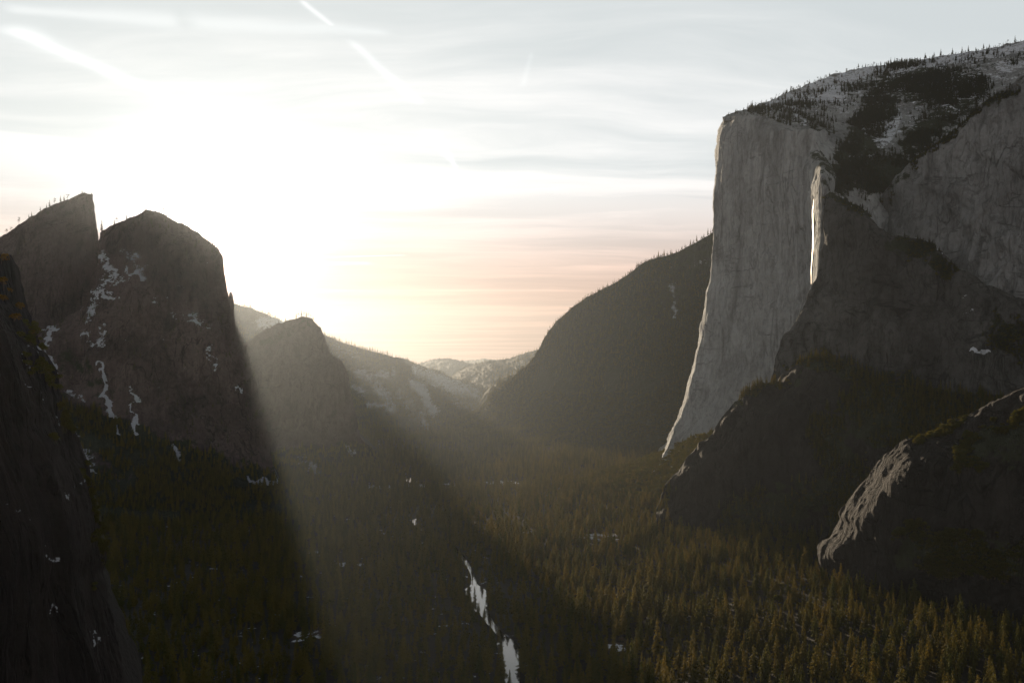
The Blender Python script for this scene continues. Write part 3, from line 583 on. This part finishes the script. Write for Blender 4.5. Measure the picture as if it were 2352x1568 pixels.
# oak covered talus fan at the foot of the great cliff
massif('slope', 'T', [[(1360, 1092, 3560), (1420, 1075, 3560), (1480, 1055, 3540), (1530, 1035, 3400), (1575, 1015, 3180), (1620, 995, 2980), (1680, 985, 2800)],
        [(1330, 1110, GY(1112, 0)), (1420, 1100, 3350), (1530, 1085, 3080), (1620, 1060, 2830), (1680, 1050, 2700)],
        [(1300, 1130, GY(1130, -4)), (1400, 1150, GY(1152, -4)), (1500, 1175, GY(1178, -4)), (1620, 1190, GY(1195, -4)), (1680, 1200, GY(1205, -4))]],
       M_HILL, 220, 3.0, back=200, A=8, B=3, vegbase=.9, topdrop=.1, label='bright oak covered slope at the foot of the great cliff', cat='hillside', seed=27)

# ------------------------------------------------------------------ waterfall
wf = []
for i in range(60):
    f = i/59.0; y = 452+f*(652-452); xx = 1870-6*f-1.5*math.sin(f*9)
    w = (2.0+2.4*math.sin(math.pi*min(1, f*1.1+.1)))*(1+0.35*vnoise(np.array([[f*14., 0., 3.]]))[0])
    for k in range(5):
        a = (k/4-0.5)*2
        wf.append(P(xx+a*w/2, y, 2792+6*a*a-10*a-12))
m_wf, t, b = new_mat('falling_water'); nt = m_wf.node_tree
tc = N(nt, 'ShaderNodeTexCoord').outputs['Object']
t.L(t.mix(t.noise(t.map(tc, (0.5, 0.5, 0.02)), 1.0, 5), (0.70, 0.42, 0.22), (0.90, 0.72, 0.50)), b.inputs['Base Color']); b.inputs['Roughness'].default_value = 0.45; b.inputs['Specular IOR Level'].default_value = 0.5  # low sun's gold put into the water colour
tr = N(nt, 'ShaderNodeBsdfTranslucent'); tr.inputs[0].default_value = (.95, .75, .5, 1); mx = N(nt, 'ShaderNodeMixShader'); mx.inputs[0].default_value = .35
t.L(b.outputs[0], mx.inputs[1]); t.L(tr.outputs[0], mx.inputs[2]); t.L(mx.outputs[0], nt.nodes['Material Output'].inputs[0])
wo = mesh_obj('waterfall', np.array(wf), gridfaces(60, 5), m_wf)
tag(wo, 'thin glowing ribbon of falling water on the cliff corner, lit gold by the low sun', 'waterfall')

# ------------------------------------------------------------------ tree meshes (unit: metres, base at z=0)
def tri_mesh(name, tris, mat, smooth=False):
    a = np.array(tris, np.float32).reshape(-1, 3); f = np.arange(len(a)).reshape(-1, 3)
    me = bpy.data.meshes.new(name); me.from_pydata(a.tolist(), [], f.tolist()); me.materials.append(mat); me.update(); return me
def cone_tris(x0, y0, z0, r0, x1, y1, z1, r1, n=6):
    T = []
    A = [(x0+r0*math.cos(2*math.pi*i/n), y0+r0*math.sin(2*math.pi*i/n), z0) for i in range(n)]
    Bq = [(x1+r1*math.cos(2*math.pi*i/n), y1+r1*math.sin(2*math.pi*i/n), z1) for i in range(n)]
    for i in range(n):
        j = (i+1) % n; T += [A[i], A[j], Bq[j], A[i], Bq[j], Bq[i]]
    return T
def spray(c, s, rnd, out=None, flat=0.6):
    d = np.array([rnd.gauss(0, 1), rnd.gauss(0, 1), rnd.gauss(0, flat)]) if out is None else np.array(out)+0.5*np.array([rnd.gauss(0, 1), rnd.gauss(0, 1), rnd.gauss(0, flat)])
    d /= np.linalg.norm(d)+1e-6; e = np.cross(d, [rnd.gauss(0, .4), rnd.gauss(0, .4), 1]); e /= np.linalg.norm(e)+1e-6
    c = np.array(c)
    return [c-e*s*.5-d*s*.3, c+e*s*.5-d*s*.3, c+d*s]
def conifer(seed, H=32, R=4.2, levels=26, bare=.10, prof=0.8, per=7, sp=1.45, droop=.35):
    rnd = random.Random(seed); crown = []; trunk = cone_tris(0, 0, -2, .48, 0, 0, H*.96, .05)
    for i in range(levels):
        f = i/(levels-1); z = H*(bare+(1-bare)*f)
        r = R*((1-f)**prof)*(0.75+0.5*rnd.random())+0.25
        if f < .18: r *= .6+f*2.2
        nb = max(3, int(per*(1-.45*f)))
        for k in range(nb):
            a = rnd.random()*6.283; rr = r*(0.6+.5*rnd.random()); dz = -droop*rr
            ns = max(2, int(rr*1.25))
            for q in range(ns):
                g = (q+.6)/ns
                c = (math.cos(a)*rr*g, math.sin(a)*rr*g, z+dz*g+rnd.gauss(0, .25))
                crown += spray(c, sp*(1.15-.3*g)*(1.3-.5*f), rnd, (math.cos(a), math.sin(a), -.35))
                crown += spray(c, sp*(1.0-.3*g)*(1.2-.5*f), rnd)
    crown += [np.array((-.25, 0, H*.95)), np.array((.25, 0, H*.95)), np.array((0, 0, H*1.02))]
    return crown, trunk
def oak(seed, H=12, R=6, n=520, sp=1.5, lob=7, low=.25):
    rnd = random.Random(seed); crown = []; trunk = cone_tris(0, 0, -2, .45, 0, 0, H*.45, .28)
    C = [(rnd.gauss(0, R*.45), rnd.gauss(0, R*.45), H*(.5+.3*rnd.random()), R*(.35+.25*rnd.random())) for _ in range(lob)]
    for c in C: trunk += cone_tris(0, 0, H*.35, .22, c[0], c[1], c[2], .05, 4)
    for _ in range(n):
        c = rnd.choice(C); d = np.array([rnd.gauss(0, 1) for _ in range(3)]); d /= np.linalg.norm(d); d[2] = abs(d[2])*.9-.25 if rnd.random() < .8 else d[2]
        p = np.array(c[:3])+d*c[3]*(.75+.35*rnd.random()); p[2] = max(p[2], H*low)
        crown += spray(p, sp*(.6+.6*rnd.random()), rnd, d)
    return crown, trunk
def rimpine(seed, H=17, R=4.5):
    rnd = random.Random(seed); lean = rnd.gauss(0, .06)
    trunk = cone_tris(0, 0, -3, .5, lean*H, 0, H*.92, .10); crown = []
    for k in range(9):
        f = .35+.62*rnd.random(); z = H*f; a = rnd.random()*6.283; L = R*(1.15-.7*abs(f-.65))*(.6+.5*rnd.random())
        ex, ey, ez = lean*z+math.cos(a)*L, math.sin(a)*L, z+L*.12
        trunk += cone_tris(lean*z, 0, z, .16, ex, ey, ez, .04, 4)
        for q in range(34):
            g = .35+.75*rnd.random()
            c = (lean*z+math.cos(a)*L*g+rnd.gauss(0, .7), math.sin(a)*L*g+rnd.gauss(0, .7), z+L*.12*g+abs(rnd.gauss(0, .55)))
            crown += spray(c, .95, rnd, None, .3)
    for q in range(40): crown += spray((lean*H*.9+rnd.gauss(0, 1.2), rnd.gauss(0, 1.2), H*.93+rnd.gauss(0, .5)), .9, rnd, None, .3)
    return crown, trunk
def branches(seed, H=12, R=5):
    rnd = random.Random(seed); tw = []; trunk = cone_tris(0, 0, -2, .35, 0, 0, H*.4, .25)
    for k in range(90):
        a = rnd.random()*6.283; el = .25+rnd.random()*1.2; L = R*(.7+.4*rnd.random())
        e = np.array([math.cos(a)*math.cos(el)*L, math.sin(a)*math.cos(el)*L, H*.35+math.sin(el)*L*1.25])
        tw += cone_tris(0, 0, H*.35, .12, e[0], e[1], e[2], .02, 3)
        for q in range(4): tw += spray(e*(.75+.3*rnd.random()), .9, rnd)
    return tw, trunk
KINDS_ = []
def kind(name, ct, mat, label):
    c, tk = ct
    KINDS_.append(dict(name=name, crown=tri_mesh('crown', c, mat), trunk=tri_mesh('trunk', tk, M_BARK), label=label)); return len(KINDS_)-1
K_CON = [kind('conifer_tree', conifer(1, 34, 7.0), M_NEEDLE, 'broad'), kind('conifer_tree', conifer(2, 37, 5.4, 30, .12, .7, 7), M_NEEDLE, 'slender'),
         kind('conifer_tree', conifer(3, 30, 7.2, 24, .06, .9, 8), M_NEEDLE, 'conical'), kind('conifer_tree', conifer(4, 35, 6.2, 26, .25, .55, 7, 1.6, .2), M_NEEDLE, 'ragged'),
         kind('conifer_tree', conifer(9, 31, 5.8, 25, .15, .65, 7), M_NEEDLE, 'narrow')]
K_OAK = [kind('oak_tree', oak(5), M_OAK, 'oak'), kind('oak_tree', oak(6, 9, 5, 420, 1.3, 6), M_OAK, 'oak')]
K_RIM = [kind('pine_tree', rimpine(7), M_PINE, 'pine'), kind('pine_tree', rimpine(8, 14, 5), M_PINE, 'pine'), kind('pine_tree', rimpine(18, 20, 4), M_PINE, 'pine')]
K_RF = [kind('conifer_tree', conifer(10, 24, 4.3, 18, .2, .7, 7), M_PINE, 'rimfir'), kind('conifer_tree', conifer(11, 28, 4.8, 18, .12, .8, 7), M_PINE, 'rimfir')]
K_RUST = kind('dead_conifer', conifer(12, 28, 4.2, 22, .15, .7, 6), M_RUST, 'rust')
K_TWIG = kind('bare_tree', branches(13), M_TWIG, 'bare')
K_GOLD = kind('shrub', oak(14, 6, 3.6, 460, .9, 6), M_GOLD, 'gold')
K_FAR = kind('conifer_tree', conifer(15, 34, 4.6, 12, .1, .8, 5, 2.2), M_NEEDLE, 'far')

# collection of tree kinds used only as the source of the forest masses (not linked to the scene)
src = bpy.data.collections.new('tree_kinds')
for i, k in enumerate(KINDS_):
    # merge crown and trunk in one mesh with two materials
    c, tk = k['crown'], k['trunk']
    vc = np.empty(len(c.vertices)*3, np.float32); c.vertices.foreach_get('co', vc); vt = np.empty(len(tk.vertices)*3, np.float32); tk.vertices.foreach_get('co', vt)
    v = np.concatenate([vc, vt]).reshape(-1, 3); me = bpy.data.meshes.new('tree_%02d' % i)
    me.from_pydata(v.tolist(), [], np.arange(len(v)).reshape(-1, 3).tolist()); me.materials.append(c.materials[0]); me.materials.append(M_BARK)
    mi = np.zeros(len(v)//3, np.int32); mi[len(vc)//9:] = 1; me.polygons.foreach_set('material_index', mi); me.update()
    oo = bpy.data.objects.new('tree_%02d' % i, me); src.objects.link(oo)
def scatter_nodes():
    ng = bpy.data.node_groups.new('scatter', 'GeometryNodeTree')
    ng.interface.new_socket('Geometry', in_out='INPUT', socket_type='NodeSocketGeometry'); ng.interface.new_socket('Geometry', in_out='OUTPUT', socket_type='NodeSocketGeometry')
    gi = ng.nodes.new('NodeGroupInput'); go_ = ng.nodes.new('NodeGroupOutput')
    ci = ng.nodes.new('GeometryNodeCollectionInfo'); ci.inputs[0].default_value = src; ci.inputs[1].default_value = True; ci.inputs[2].default_value = True
    ip = ng.nodes.new('GeometryNodeInstanceOnPoints'); ip.inputs['Pick Instance'].default_value = True
    mp = ng.nodes.new('GeometryNodeMeshToPoints')
    def na(nm, ty): n = ng.nodes.new('GeometryNodeInputNamedAttribute'); n.data_type = ty; n.inputs[0].default_value = nm; return n.outputs[0]
    L = ng.links.new
    L(gi.outputs[0], mp.inputs[0]); L(mp.outputs[0], ip.inputs['Points']); L(ci.outputs[0], ip.inputs['Instance'])
    L(na('kindi', 'INT'), ip.inputs['Instance Index']); L(na('scl', 'FLOAT_VECTOR'), ip.inputs['Scale'])
    er = ng.nodes.new('FunctionNodeEulerToRotation'); L(na('rot', 'FLOAT_VECTOR'), er.inputs[0]); L(er.outputs[0], ip.inputs['Rotation'])
    L(ip.outputs[0], go_.inputs[0]); return ng
NG = scatter_nodes()
def stuff(name, T, label, cat):
    """T: rows x, y, z, scale, widen, kind"""
    T = np.asarray(T, float)
    me = bpy.data.meshes.new(name); me.vertices.add(len(T)); me.vertices.foreach_set('co', T[:, :3].astype(np.float32).ravel())
    a = me.attributes.new('kindi', 'INT', 'POINT'); a.data.foreach_set('value', T[:, 5].astype(np.int32))
    s = np.stack([T[:, 3]*T[:, 4], T[:, 3]*T[:, 4], T[:, 3]], -1).astype(np.float32)
    a = me.attributes.new('scl', 'FLOAT_VECTOR', 'POINT'); a.data.foreach_set('vector', s.ravel())
    r = np.zeros((len(T), 3), np.float32); r[:, 2] = RNG.rand(len(T))*6.283; r[:, :2] = RNG.randn(len(T), 2)*.025
    a = me.attributes.new('rot', 'FLOAT_VECTOR', 'POINT'); a.data.foreach_set('vector', r.ravel())
    me.update()
    o = bpy.data.objects.new(name, me); COL.objects.link(o)
    md = o.modifiers.new('scatter', 'NODES'); md.node_group = NG
    tag(o, label, cat, None, 'stuff'); return o

NTREE = 0
def place(k, loc, scale, rot, label, cat, group, widen=1.0, name=None):
    K = KINDS_[k]
    r = bpy.data.objects.new(name or K['name'], None); COL.objects.link(r)
    r.location = loc; r.scale = (scale*widen, scale*widen, scale); r.rotation_euler = (0, 0, rot); r.empty_display_size = 5
    for nm in ('crown', 'trunk'):
        c = bpy.data.objects.new(nm, K[nm]); COL.objects.link(c); c.parent = r
    tag(r, label, cat, group); return r

# ------------------------------------------------------------------ valley forest
def jgrid(x0, x1, y0, y1, s):
    a, b_ = np.meshgrid(np.arange(x0, x1, s), np.arange(y0, y1, s)); a = a+RNG.uniform(-.48, .48, a.shape)*s; b_ = b_+RNG.uniform(-.48, .48, b_.shape)*s
    return a.ravel(), b_.ravel()
XS, YS = [], []
for (y0, y1, s) in ((1130, 2000, 17.0), (2000, 3200, 17.0), (3200, 4600, 18), (4600, 6800, 21.0)):
    a, b_ = jgrid(-.56*y1, .56*y1, y0, y1, s); k = np.abs(a) < .54*b_+30; XS.append(a[k]); YS.append(b_[k])
X_ = np.concatenate(XS); Y_ = np.concatenate(YS)
dens = fbm(np.stack([X_, Y_, 0*X_], -1), (1/120., 1/120., 1), 4, 60)
keep = (river_dist(X_, Y_) > np.where((Y_ > 1620) & (Y_ < 1960), 3, 1)+2.5*RNG.randn(len(X_))) & (meadow(X_, Y_) < .55+.5*RNG.rand(len(X_))) & (RNG.rand(len(X_)) < .95+.5*dens)
# open sight line along the river reach
X_, Y_, dens = X_[keep], Y_[keep], dens[keep]
Z_ = floor_z(X_, Y_)-.5
S_ = (0.42+.74*RNG.rand(len(X_))**1.1+.30*np.maximum(dens, -.3))
S_ *= 1+.55*fbm(np.stack([X_, Y_, 0*X_+9], -1), (1/55., 1/55., 1), 3, 71); S_[RNG.rand(len(X_)) < .16] *= 1.28; S_ = np.clip(S_, .3, 1.55)
WD = .85+.4*RNG.rand(len(X_))
K_ = np.array(K_CON)[RNG.randint(0, len(K_CON), len(X_))]
K_[Y_ > 4600] = K_FAR
ok_ = (RNG.rand(len(X_)) < .09) | ((X_ > 420) & (Y_ < 2100) & (dens < -.2) & (RNG.rand(len(X_)) < .35)); K_[ok_] = np.array(K_OAK)[RNG.randint(0, 2, ok_.sum())]
nb_ = (meadow(X_, Y_) > .2) & (RNG.rand(len(X_)) < .35); K_[nb_] = K_TWIG
pj = proj(np.stack([X_, Y_, Z_], -1)); pt_ = proj(np.stack([X_, Y_, Z_+S_*34], -1))
# the largest in view stay individual trees
is_con = np.isin(K_, K_CON)
inview = is_con & (pt_[:, 1] < 1555) & (pj[:, 0] > 560) & (pj[:, 0] < 2340)
size = S_/Y_*np.where(pj[:, 0] > 1050, 1.0, .93)
cand = np.where(inview)[0]; cand = cand[np.argsort(-size[cand])][:215]
cells = {0: 'left of the river under the sunbeam', 1: 'beside the lower river pool', 2: 'a little right of the river', 3: 'in the golden forest, middle right', 4: 'in the golden forest, far right', 5: ''}
szn = [(1.12, 'tallest'), (.93, 'tall'), (0, 'shorter')]
sel = np.zeros(len(X_), bool)
for i in cand:
    sel[i] = True
    px = pj[i, 0]; c = 0 if px < 1000 else 1 if px < 1220 else 2 if px < 1450 else 3 if px < 1750 else 4 if px < 2080 else 5
    rowt = 'at the bottom edge' if Y_[i] < 1330 else 'just above the bottom edge'
    sz = next(n for v, n in szn if S_[i] > v)
    lab = f"{sz} {KINDS_[K_[i]]['label']} conifer {cells[c]}, {rowt}"
    if c == 5: lab = f"{sz} {KINDS_[K_[i]]['label']} conifer in the dark lower right corner, {rowt}"
    place(int(K_[i]), (X_[i], Y_[i], Z_[i]), S_[i], RNG.rand()*6.28, lab, 'conifer', 'valley forest conifers '+rowt, WD[i])
rest = ~sel
stuff('forest', np.stack([X_, Y_, Z_, S_, WD, K_], -1)[rest], 'dense conifer forest covering the valley floor', 'forest')

# ------------------------------------------------------------------ woods on slopes
def scatter_on(key, n, mask, kinds, smin, smax, sink=1.0):
    d = SURF[key]; g = d['g'][d['top']:-1, d['lo']:d['hi']]; s = d['s'][d['top']:-1, d['lo']:d['hi']]; v = d['v'][d['top']:-1, d['lo']:d['hi']]
    a = g[:-1, :-1]; b_ = g[1:, :-1]; c = g[:-1, 1:]
    cr = np.cross(b_-a, c-a); ar = np.linalg.norm(cr, axis=-1); nz = np.abs(cr[..., 2])/np.maximum(ar, 1e-6)
    w = (ar*mask(proj(a), v[:-1, :-1], s[:-1, :-1], nz, a)).ravel()
    if w.sum() <= 0: return np.zeros((0, 6))
    idx = RNG.choice(len(w), n, p=w/w.sum()); i, j = np.unravel_index(idx, a.shape[:2]); r = RNG.rand(n, 2)
    p = a[i, j]+(b_[i, j]-a[i, j])*r[:, :1]+(c[i, j]-a[i, j])*r[:, 1:]
    sc_ = smin+(smax-smin)*RNG.rand(n)
    return np.column_stack([p[:, 0], p[:, 1], p[:, 2]-sink, sc_, .85+.35*RNG.rand(n), np.array(kinds)[RNG.randint(0, len(kinds), n)]])
cl01 = lambda x: np.clip(x, 0, 1)
nmask = lambda a, s=70., sd=90: cl01(.5+1.6*fbm(a, (1/s, 1/s, 1/s), 4, sd))
T1 = [scatter_on('B', 2600, lambda p, v, s, nz, a: (v > .5)*(s < .5)*nmask(a), K_CON, .45, .8), scatter_on('M', 900, lambda p, v, s, nz, a: (v > .5)*(s < .3)*nmask(a), K_CON, .45, .75),
      scatter_on('B', 500, lambda p, v, s, nz, a: (nz > .45)*nmask(a), K_RF, .4, .8), scatter_on('A', 120, lambda p, v, s, nz, a: (nz > .4)*nmask(a), K_RF, .4, .8)]
stuff('forest', np.vstack(T1), 'dark woods on the slopes below the left rock walls', 'forest')
T2 = [scatter_on('R1', 9000, lambda p, v, s, nz, a: nmask(a, 160.)*(s < .62)*(1-.8*s), [K_FAR], .5, 1.0), scatter_on('R2', 4500, lambda p, v, s, nz, a: nmask(a, 200.)*(1-.8*s), [K_FAR], .5, 1.0),
      scatter_on('F2', 1500, lambda p, v, s, nz, a: nmask(a, 300.), [K_FAR], .6, 1.1), scatter_on('F1', 900, lambda p, v, s, nz, a: nmask(a, 300.), [K_FAR], .7, 1.2), scatter_on('S2', 900, lambda p, v, s, nz, a: nmask(a, 200.), [K_FAR], .5, 1.)]
stuff('forest', np.vstack(T2), 'woods on the snowy ridges and far hills around the valley gap', 'forest')
T3 = [scatter_on('S', 13000, lambda p, v, s, nz, a: nmask(a, 160.)*(s < .3), [K_FAR]+K_OAK, .5, .95), scatter_on('S', 5000, lambda p, v, s, nz, a: (p[..., 1] > 900)*1., K_OAK, .7, 1.3)]
stuff('forest', np.vstack(T3), 'woods covering the long hillside left of the great cliff', 'forest')
T4 = [scatter_on('T', 3200, lambda p, v, s, nz, a: np.ones(p.shape[:-1]), K_OAK, .7, 1.35), scatter_on('T', 260, lambda p, v, s, nz, a: np.ones(p.shape[:-1]), K_CON, .5, .9)]
stuff('shrubbery', np.vstack(T4), 'golden green oaks and brush on the slope at the foot of the great cliff', 'oak brush')
T5 = [scatter_on('D', 5200, lambda p, v, s, nz, a: cl01(v-.15)*nmask(a, 90.)*(nz > .15), K_RF+K_RF+K_RIM, .5, 1.05), scatter_on('D', 1500, lambda p, v, s, nz, a: (nz > .2)*nmask(a, 60., 95)*(p[..., 1] < 290), K_RIM+K_RF, .3, .7),
      scatter_on('W', 700, lambda p, v, s, nz, a: (v > .35)*nmask(a), K_OAK+K_RF, .35, .7), scatter_on('P', 1500, lambda p, v, s, nz, a: (v > .3)*nmask(a), K_OAK+K_RF, .35, .7)]
stuff('forest', np.vstack(T5), 'dark woods on the snowy summit slope and in the gully beside the great cliff', 'forest')
T6 = [scatter_on('P2', 3600, lambda p, v, s, nz, a: (v > .35)*nmask(a), K_OAK+K_CON[:2], .4, .8), scatter_on('Q', 1600, lambda p, v, s, nz, a: (v > .35)*nmask(a), K_OAK, .5, .9)]
stuff('shrubbery', np.vstack(T6), 'dark brush clinging to the ledges of the dark buttresses', 'brush')
T7 = [scatter_on('NL', 260, lambda p, v, s, nz, a: (v > .4)*1., K_OAK, .25, .5, 0)]
stuff('shrubbery', np.vstack(T7), 'dark brush in the cracks of the foreground cliff', 'brush')

# ------------------------------------------------------------------ skyline trees, one by one
def top_at(key, px):
    d = SURF[key]; r = d['g'][d['top'], d['lo']:d['hi']]; pr = proj(r); i = int(np.argmin(np.abs(pr[:, 0]-px)+.3*np.arange(len(pr))*0)); return r[i]
def skyline(key, items, group, fmt, cat='pine', up=1.0):
    n = len(items)
    for q, (px, k, s) in enumerate(items):
        p = top_at(key, px)
        w = fmt(q) if callable(fmt) else fmt
        place(k, (p[0], p[1]+2, p[2]-.8), s*(1.5 if key in 'AB' else 1.2 if key == 'M' else 1.0), RNG.rand()*6.28, w, cat, group, 1.0)
ORD = ['first', 'second', 'third', 'fourth', 'fifth', 'sixth', 'seventh', 'eighth', 'ninth', 'tenth', 'eleventh', 'twelfth', 'thirteenth', 'fourteenth', 'fifteenth', 'sixteenth', 'seventeenth', 'eighteenth', 'nineteenth', 'twentieth']
ri = lambda: K_RIM[RNG.randint(3)]; rf = lambda: K_RF[RNG.randint(2)]
skyline('A', [(188, rf(), .35), (155, ri(), .9), (147, rf(), .55), (138, rf(), .6), (124, ri(), .9), (113, rf(), .65), (106, rf(), .4), (92, rf(), .5), (72, rf(), .45), (66, rf(), .4), (43, ri(), 1.0), (24, ri(), .7), (14, ri(), .8)],
        'pines along the ridge of the left spire', lambda q: f'{ORD[q]} pine down the ridge of the left spire, counted from its summit')
skyline('B', [(233, rf(), .9), (262, rf(), .45), (268, ri(), .85), (290, rf(), .45), (375, ri(), .8), (383, rf(), .4)], 'pines on top of the left rock wall',
        lambda q: f'{ORD[q]} pine from the left on top of the rock wall beside the sun')
mm = [(590, rf(), .5), (640, rf(), .5), (655, rf(), .65), (680, rf(), .8), (686, ri(), 1.0), (692, rf(), .9), (698, ri(), 1.0), (703, rf(), .8), (708, ri(), .9), (714, ri(), .7), (719, rf(), .6)]
skyline('M', mm, 'small trees on the middle rock', lambda q: f'{ORD[q]} small pine from the left on top of the middle rock')
q_ = 0
capr = []
x = 1700.
while x < 2345:
    capr.append((x, (ri() if RNG.rand() < (.8 if x < 2000 else .3) else rf()), (.45 if x < 1800 else .8 if x < 2000 else .95)*(.7+.5*RNG.rand()))); x += 13+14*RNG.rand()
skyline('D', capr, 'trees on the skyline above the great cliff', lambda q: (f"{ORD[q]} rim tree from the left on the great cliff's skyline" if q < 20 else 'small tree on the upper right summit skyline, among its neighbours'))
sl_ = []
x = 1350.
while x < 1638: sl_.append((x, K_CON[1] if RNG.rand() < .4 else rf(), (.55 if x < 1500 else .9)*(.7+.5*RNG.rand()))); x += 5+9*RNG.rand()
skyline('S', sl_, 'conifers on the skyline of the right hillside', 'small conifer on the crest of the hillside left of the great cliff', 'conifer')
def topline(key, a, b_, st, kinds, s0, s1):
    T = []; x = a
    while x < b_:
        p = top_at(key, x); T.append([p[0]+RNG.randn()*4, p[1]+10*RNG.rand(), p[2]-1.2, s0+(s1-s0)*RNG.rand(), .9, kinds[RNG.randint(len(kinds))]]); x += st*(.4+1.2*RNG.rand())
    return T
T8 = topline('R1', 540, 925, 2.6, [K_CON[1], K_RF[0], K_FAR], .5, 1.25)+topline('R2', 925, 1125, 2.6, [K_RF[0], K_FAR], .5, .9)+topline('F2', 1035, 1300, 2.4, [K_FAR], .5, 1.2)+topline('F1', 950, 1090, 2.5, [K_FAR], .5, 1.1)+topline('S2', 1110, 1225, 5, [K_CON[1]], .6, 1.2)+topline('D', 1680, 2352, 4, K_RIM+K_RF, .25, .6)+topline('S', 1130, 1640, 3.2, K_RF+[K_OAK[1]], .4, .75)
stuff('treeline', T8, 'fine line of trees along the ridge crests', 'treeline')
# rust brown dead conifers, shrubs with sunlit gold painted in
for px, py, s, lab in ((1687, 1252-18, .8, 'rust brown dead conifer among green trees near the buttress foot'), (2078, 1330-12, .85, 'rust brown dead conifer below the near buttress at lower right')):
    Y = GY(py+20); p = P(px, py+20, Y); place(K_RUST, tuple(p), s, .3, lab, 'dead conifer', None)
def surf_at(key, px, py):
    d = SURF[key]; g = d['g'][d['top']:-1, d['lo']:d['hi']].reshape(-1, 3); pr = proj(g); return g[np.argmin(np.hypot(pr[:, 0]-px, pr[:, 1]-py))]
for n, (px, py, s, lab) in enumerate(((2, 600, .75, 'golden shrub at the very top of the foreground cliff'), (8, 655, .8, 'golden shrub below the top shrub on the foreground cliff'), (20, 672, .5, 'small golden shrub beside a bare rib of the foreground cliff'), (6, 690, .6, 'golden shrub hanging under two others on the foreground cliff'),
                              (42, 712, .7, 'golden green shrub on a ledge above the snow gully'), (30, 740, .7, 'golden green shrub low on the foreground cliff edge'), (75, 770, .5, 'olive shrub on the edge of the foreground cliff'))):
    p = surf_at('NL', px, py); place(K_GOLD, (p[0], p[1], p[2]-1.2), s*1.5, n*1.3, lab, 'shrub', 'golden shrubs on the foreground cliff')

# ------------------------------------------------------------------ haze
HZ = 5.6e-6
mh = bpy.data.materials.new('haze'); mh.use_nodes = True; nt = mh.node_tree; nt.nodes.remove(nt.nodes['Principled BSDF'])
pv = nt.nodes.new('ShaderNodeVolumePrincipled'); pv.inputs['Color'].default_value = (0.80, 0.90, 1.0, 1); pv.inputs['Density'].default_value = HZ; pv.inputs['Anisotropy'].default_value = 0.73
nt.links.new(pv.outputs[0], nt.nodes['Material Output'].inputs['Volume'])
x0, x1, y0, y1, z0, z1 = GX0-50, GX1+50, GY0-50, GY1+50, -60, 1620
v = [(x, y, z) for x in (x0, x1) for y in (y0, y1) for z in (z0, z1)]
ho = mesh_obj('haze', v, [[0, 1, 3, 2], [4, 6, 7, 5], [0, 4, 5, 1], [2, 3, 7, 6], [0, 2, 6, 4], [1, 5, 7, 3]], mh, False)
tag(ho, 'pale sunlit haze filling the valley', 'haze', None, 'stuff')
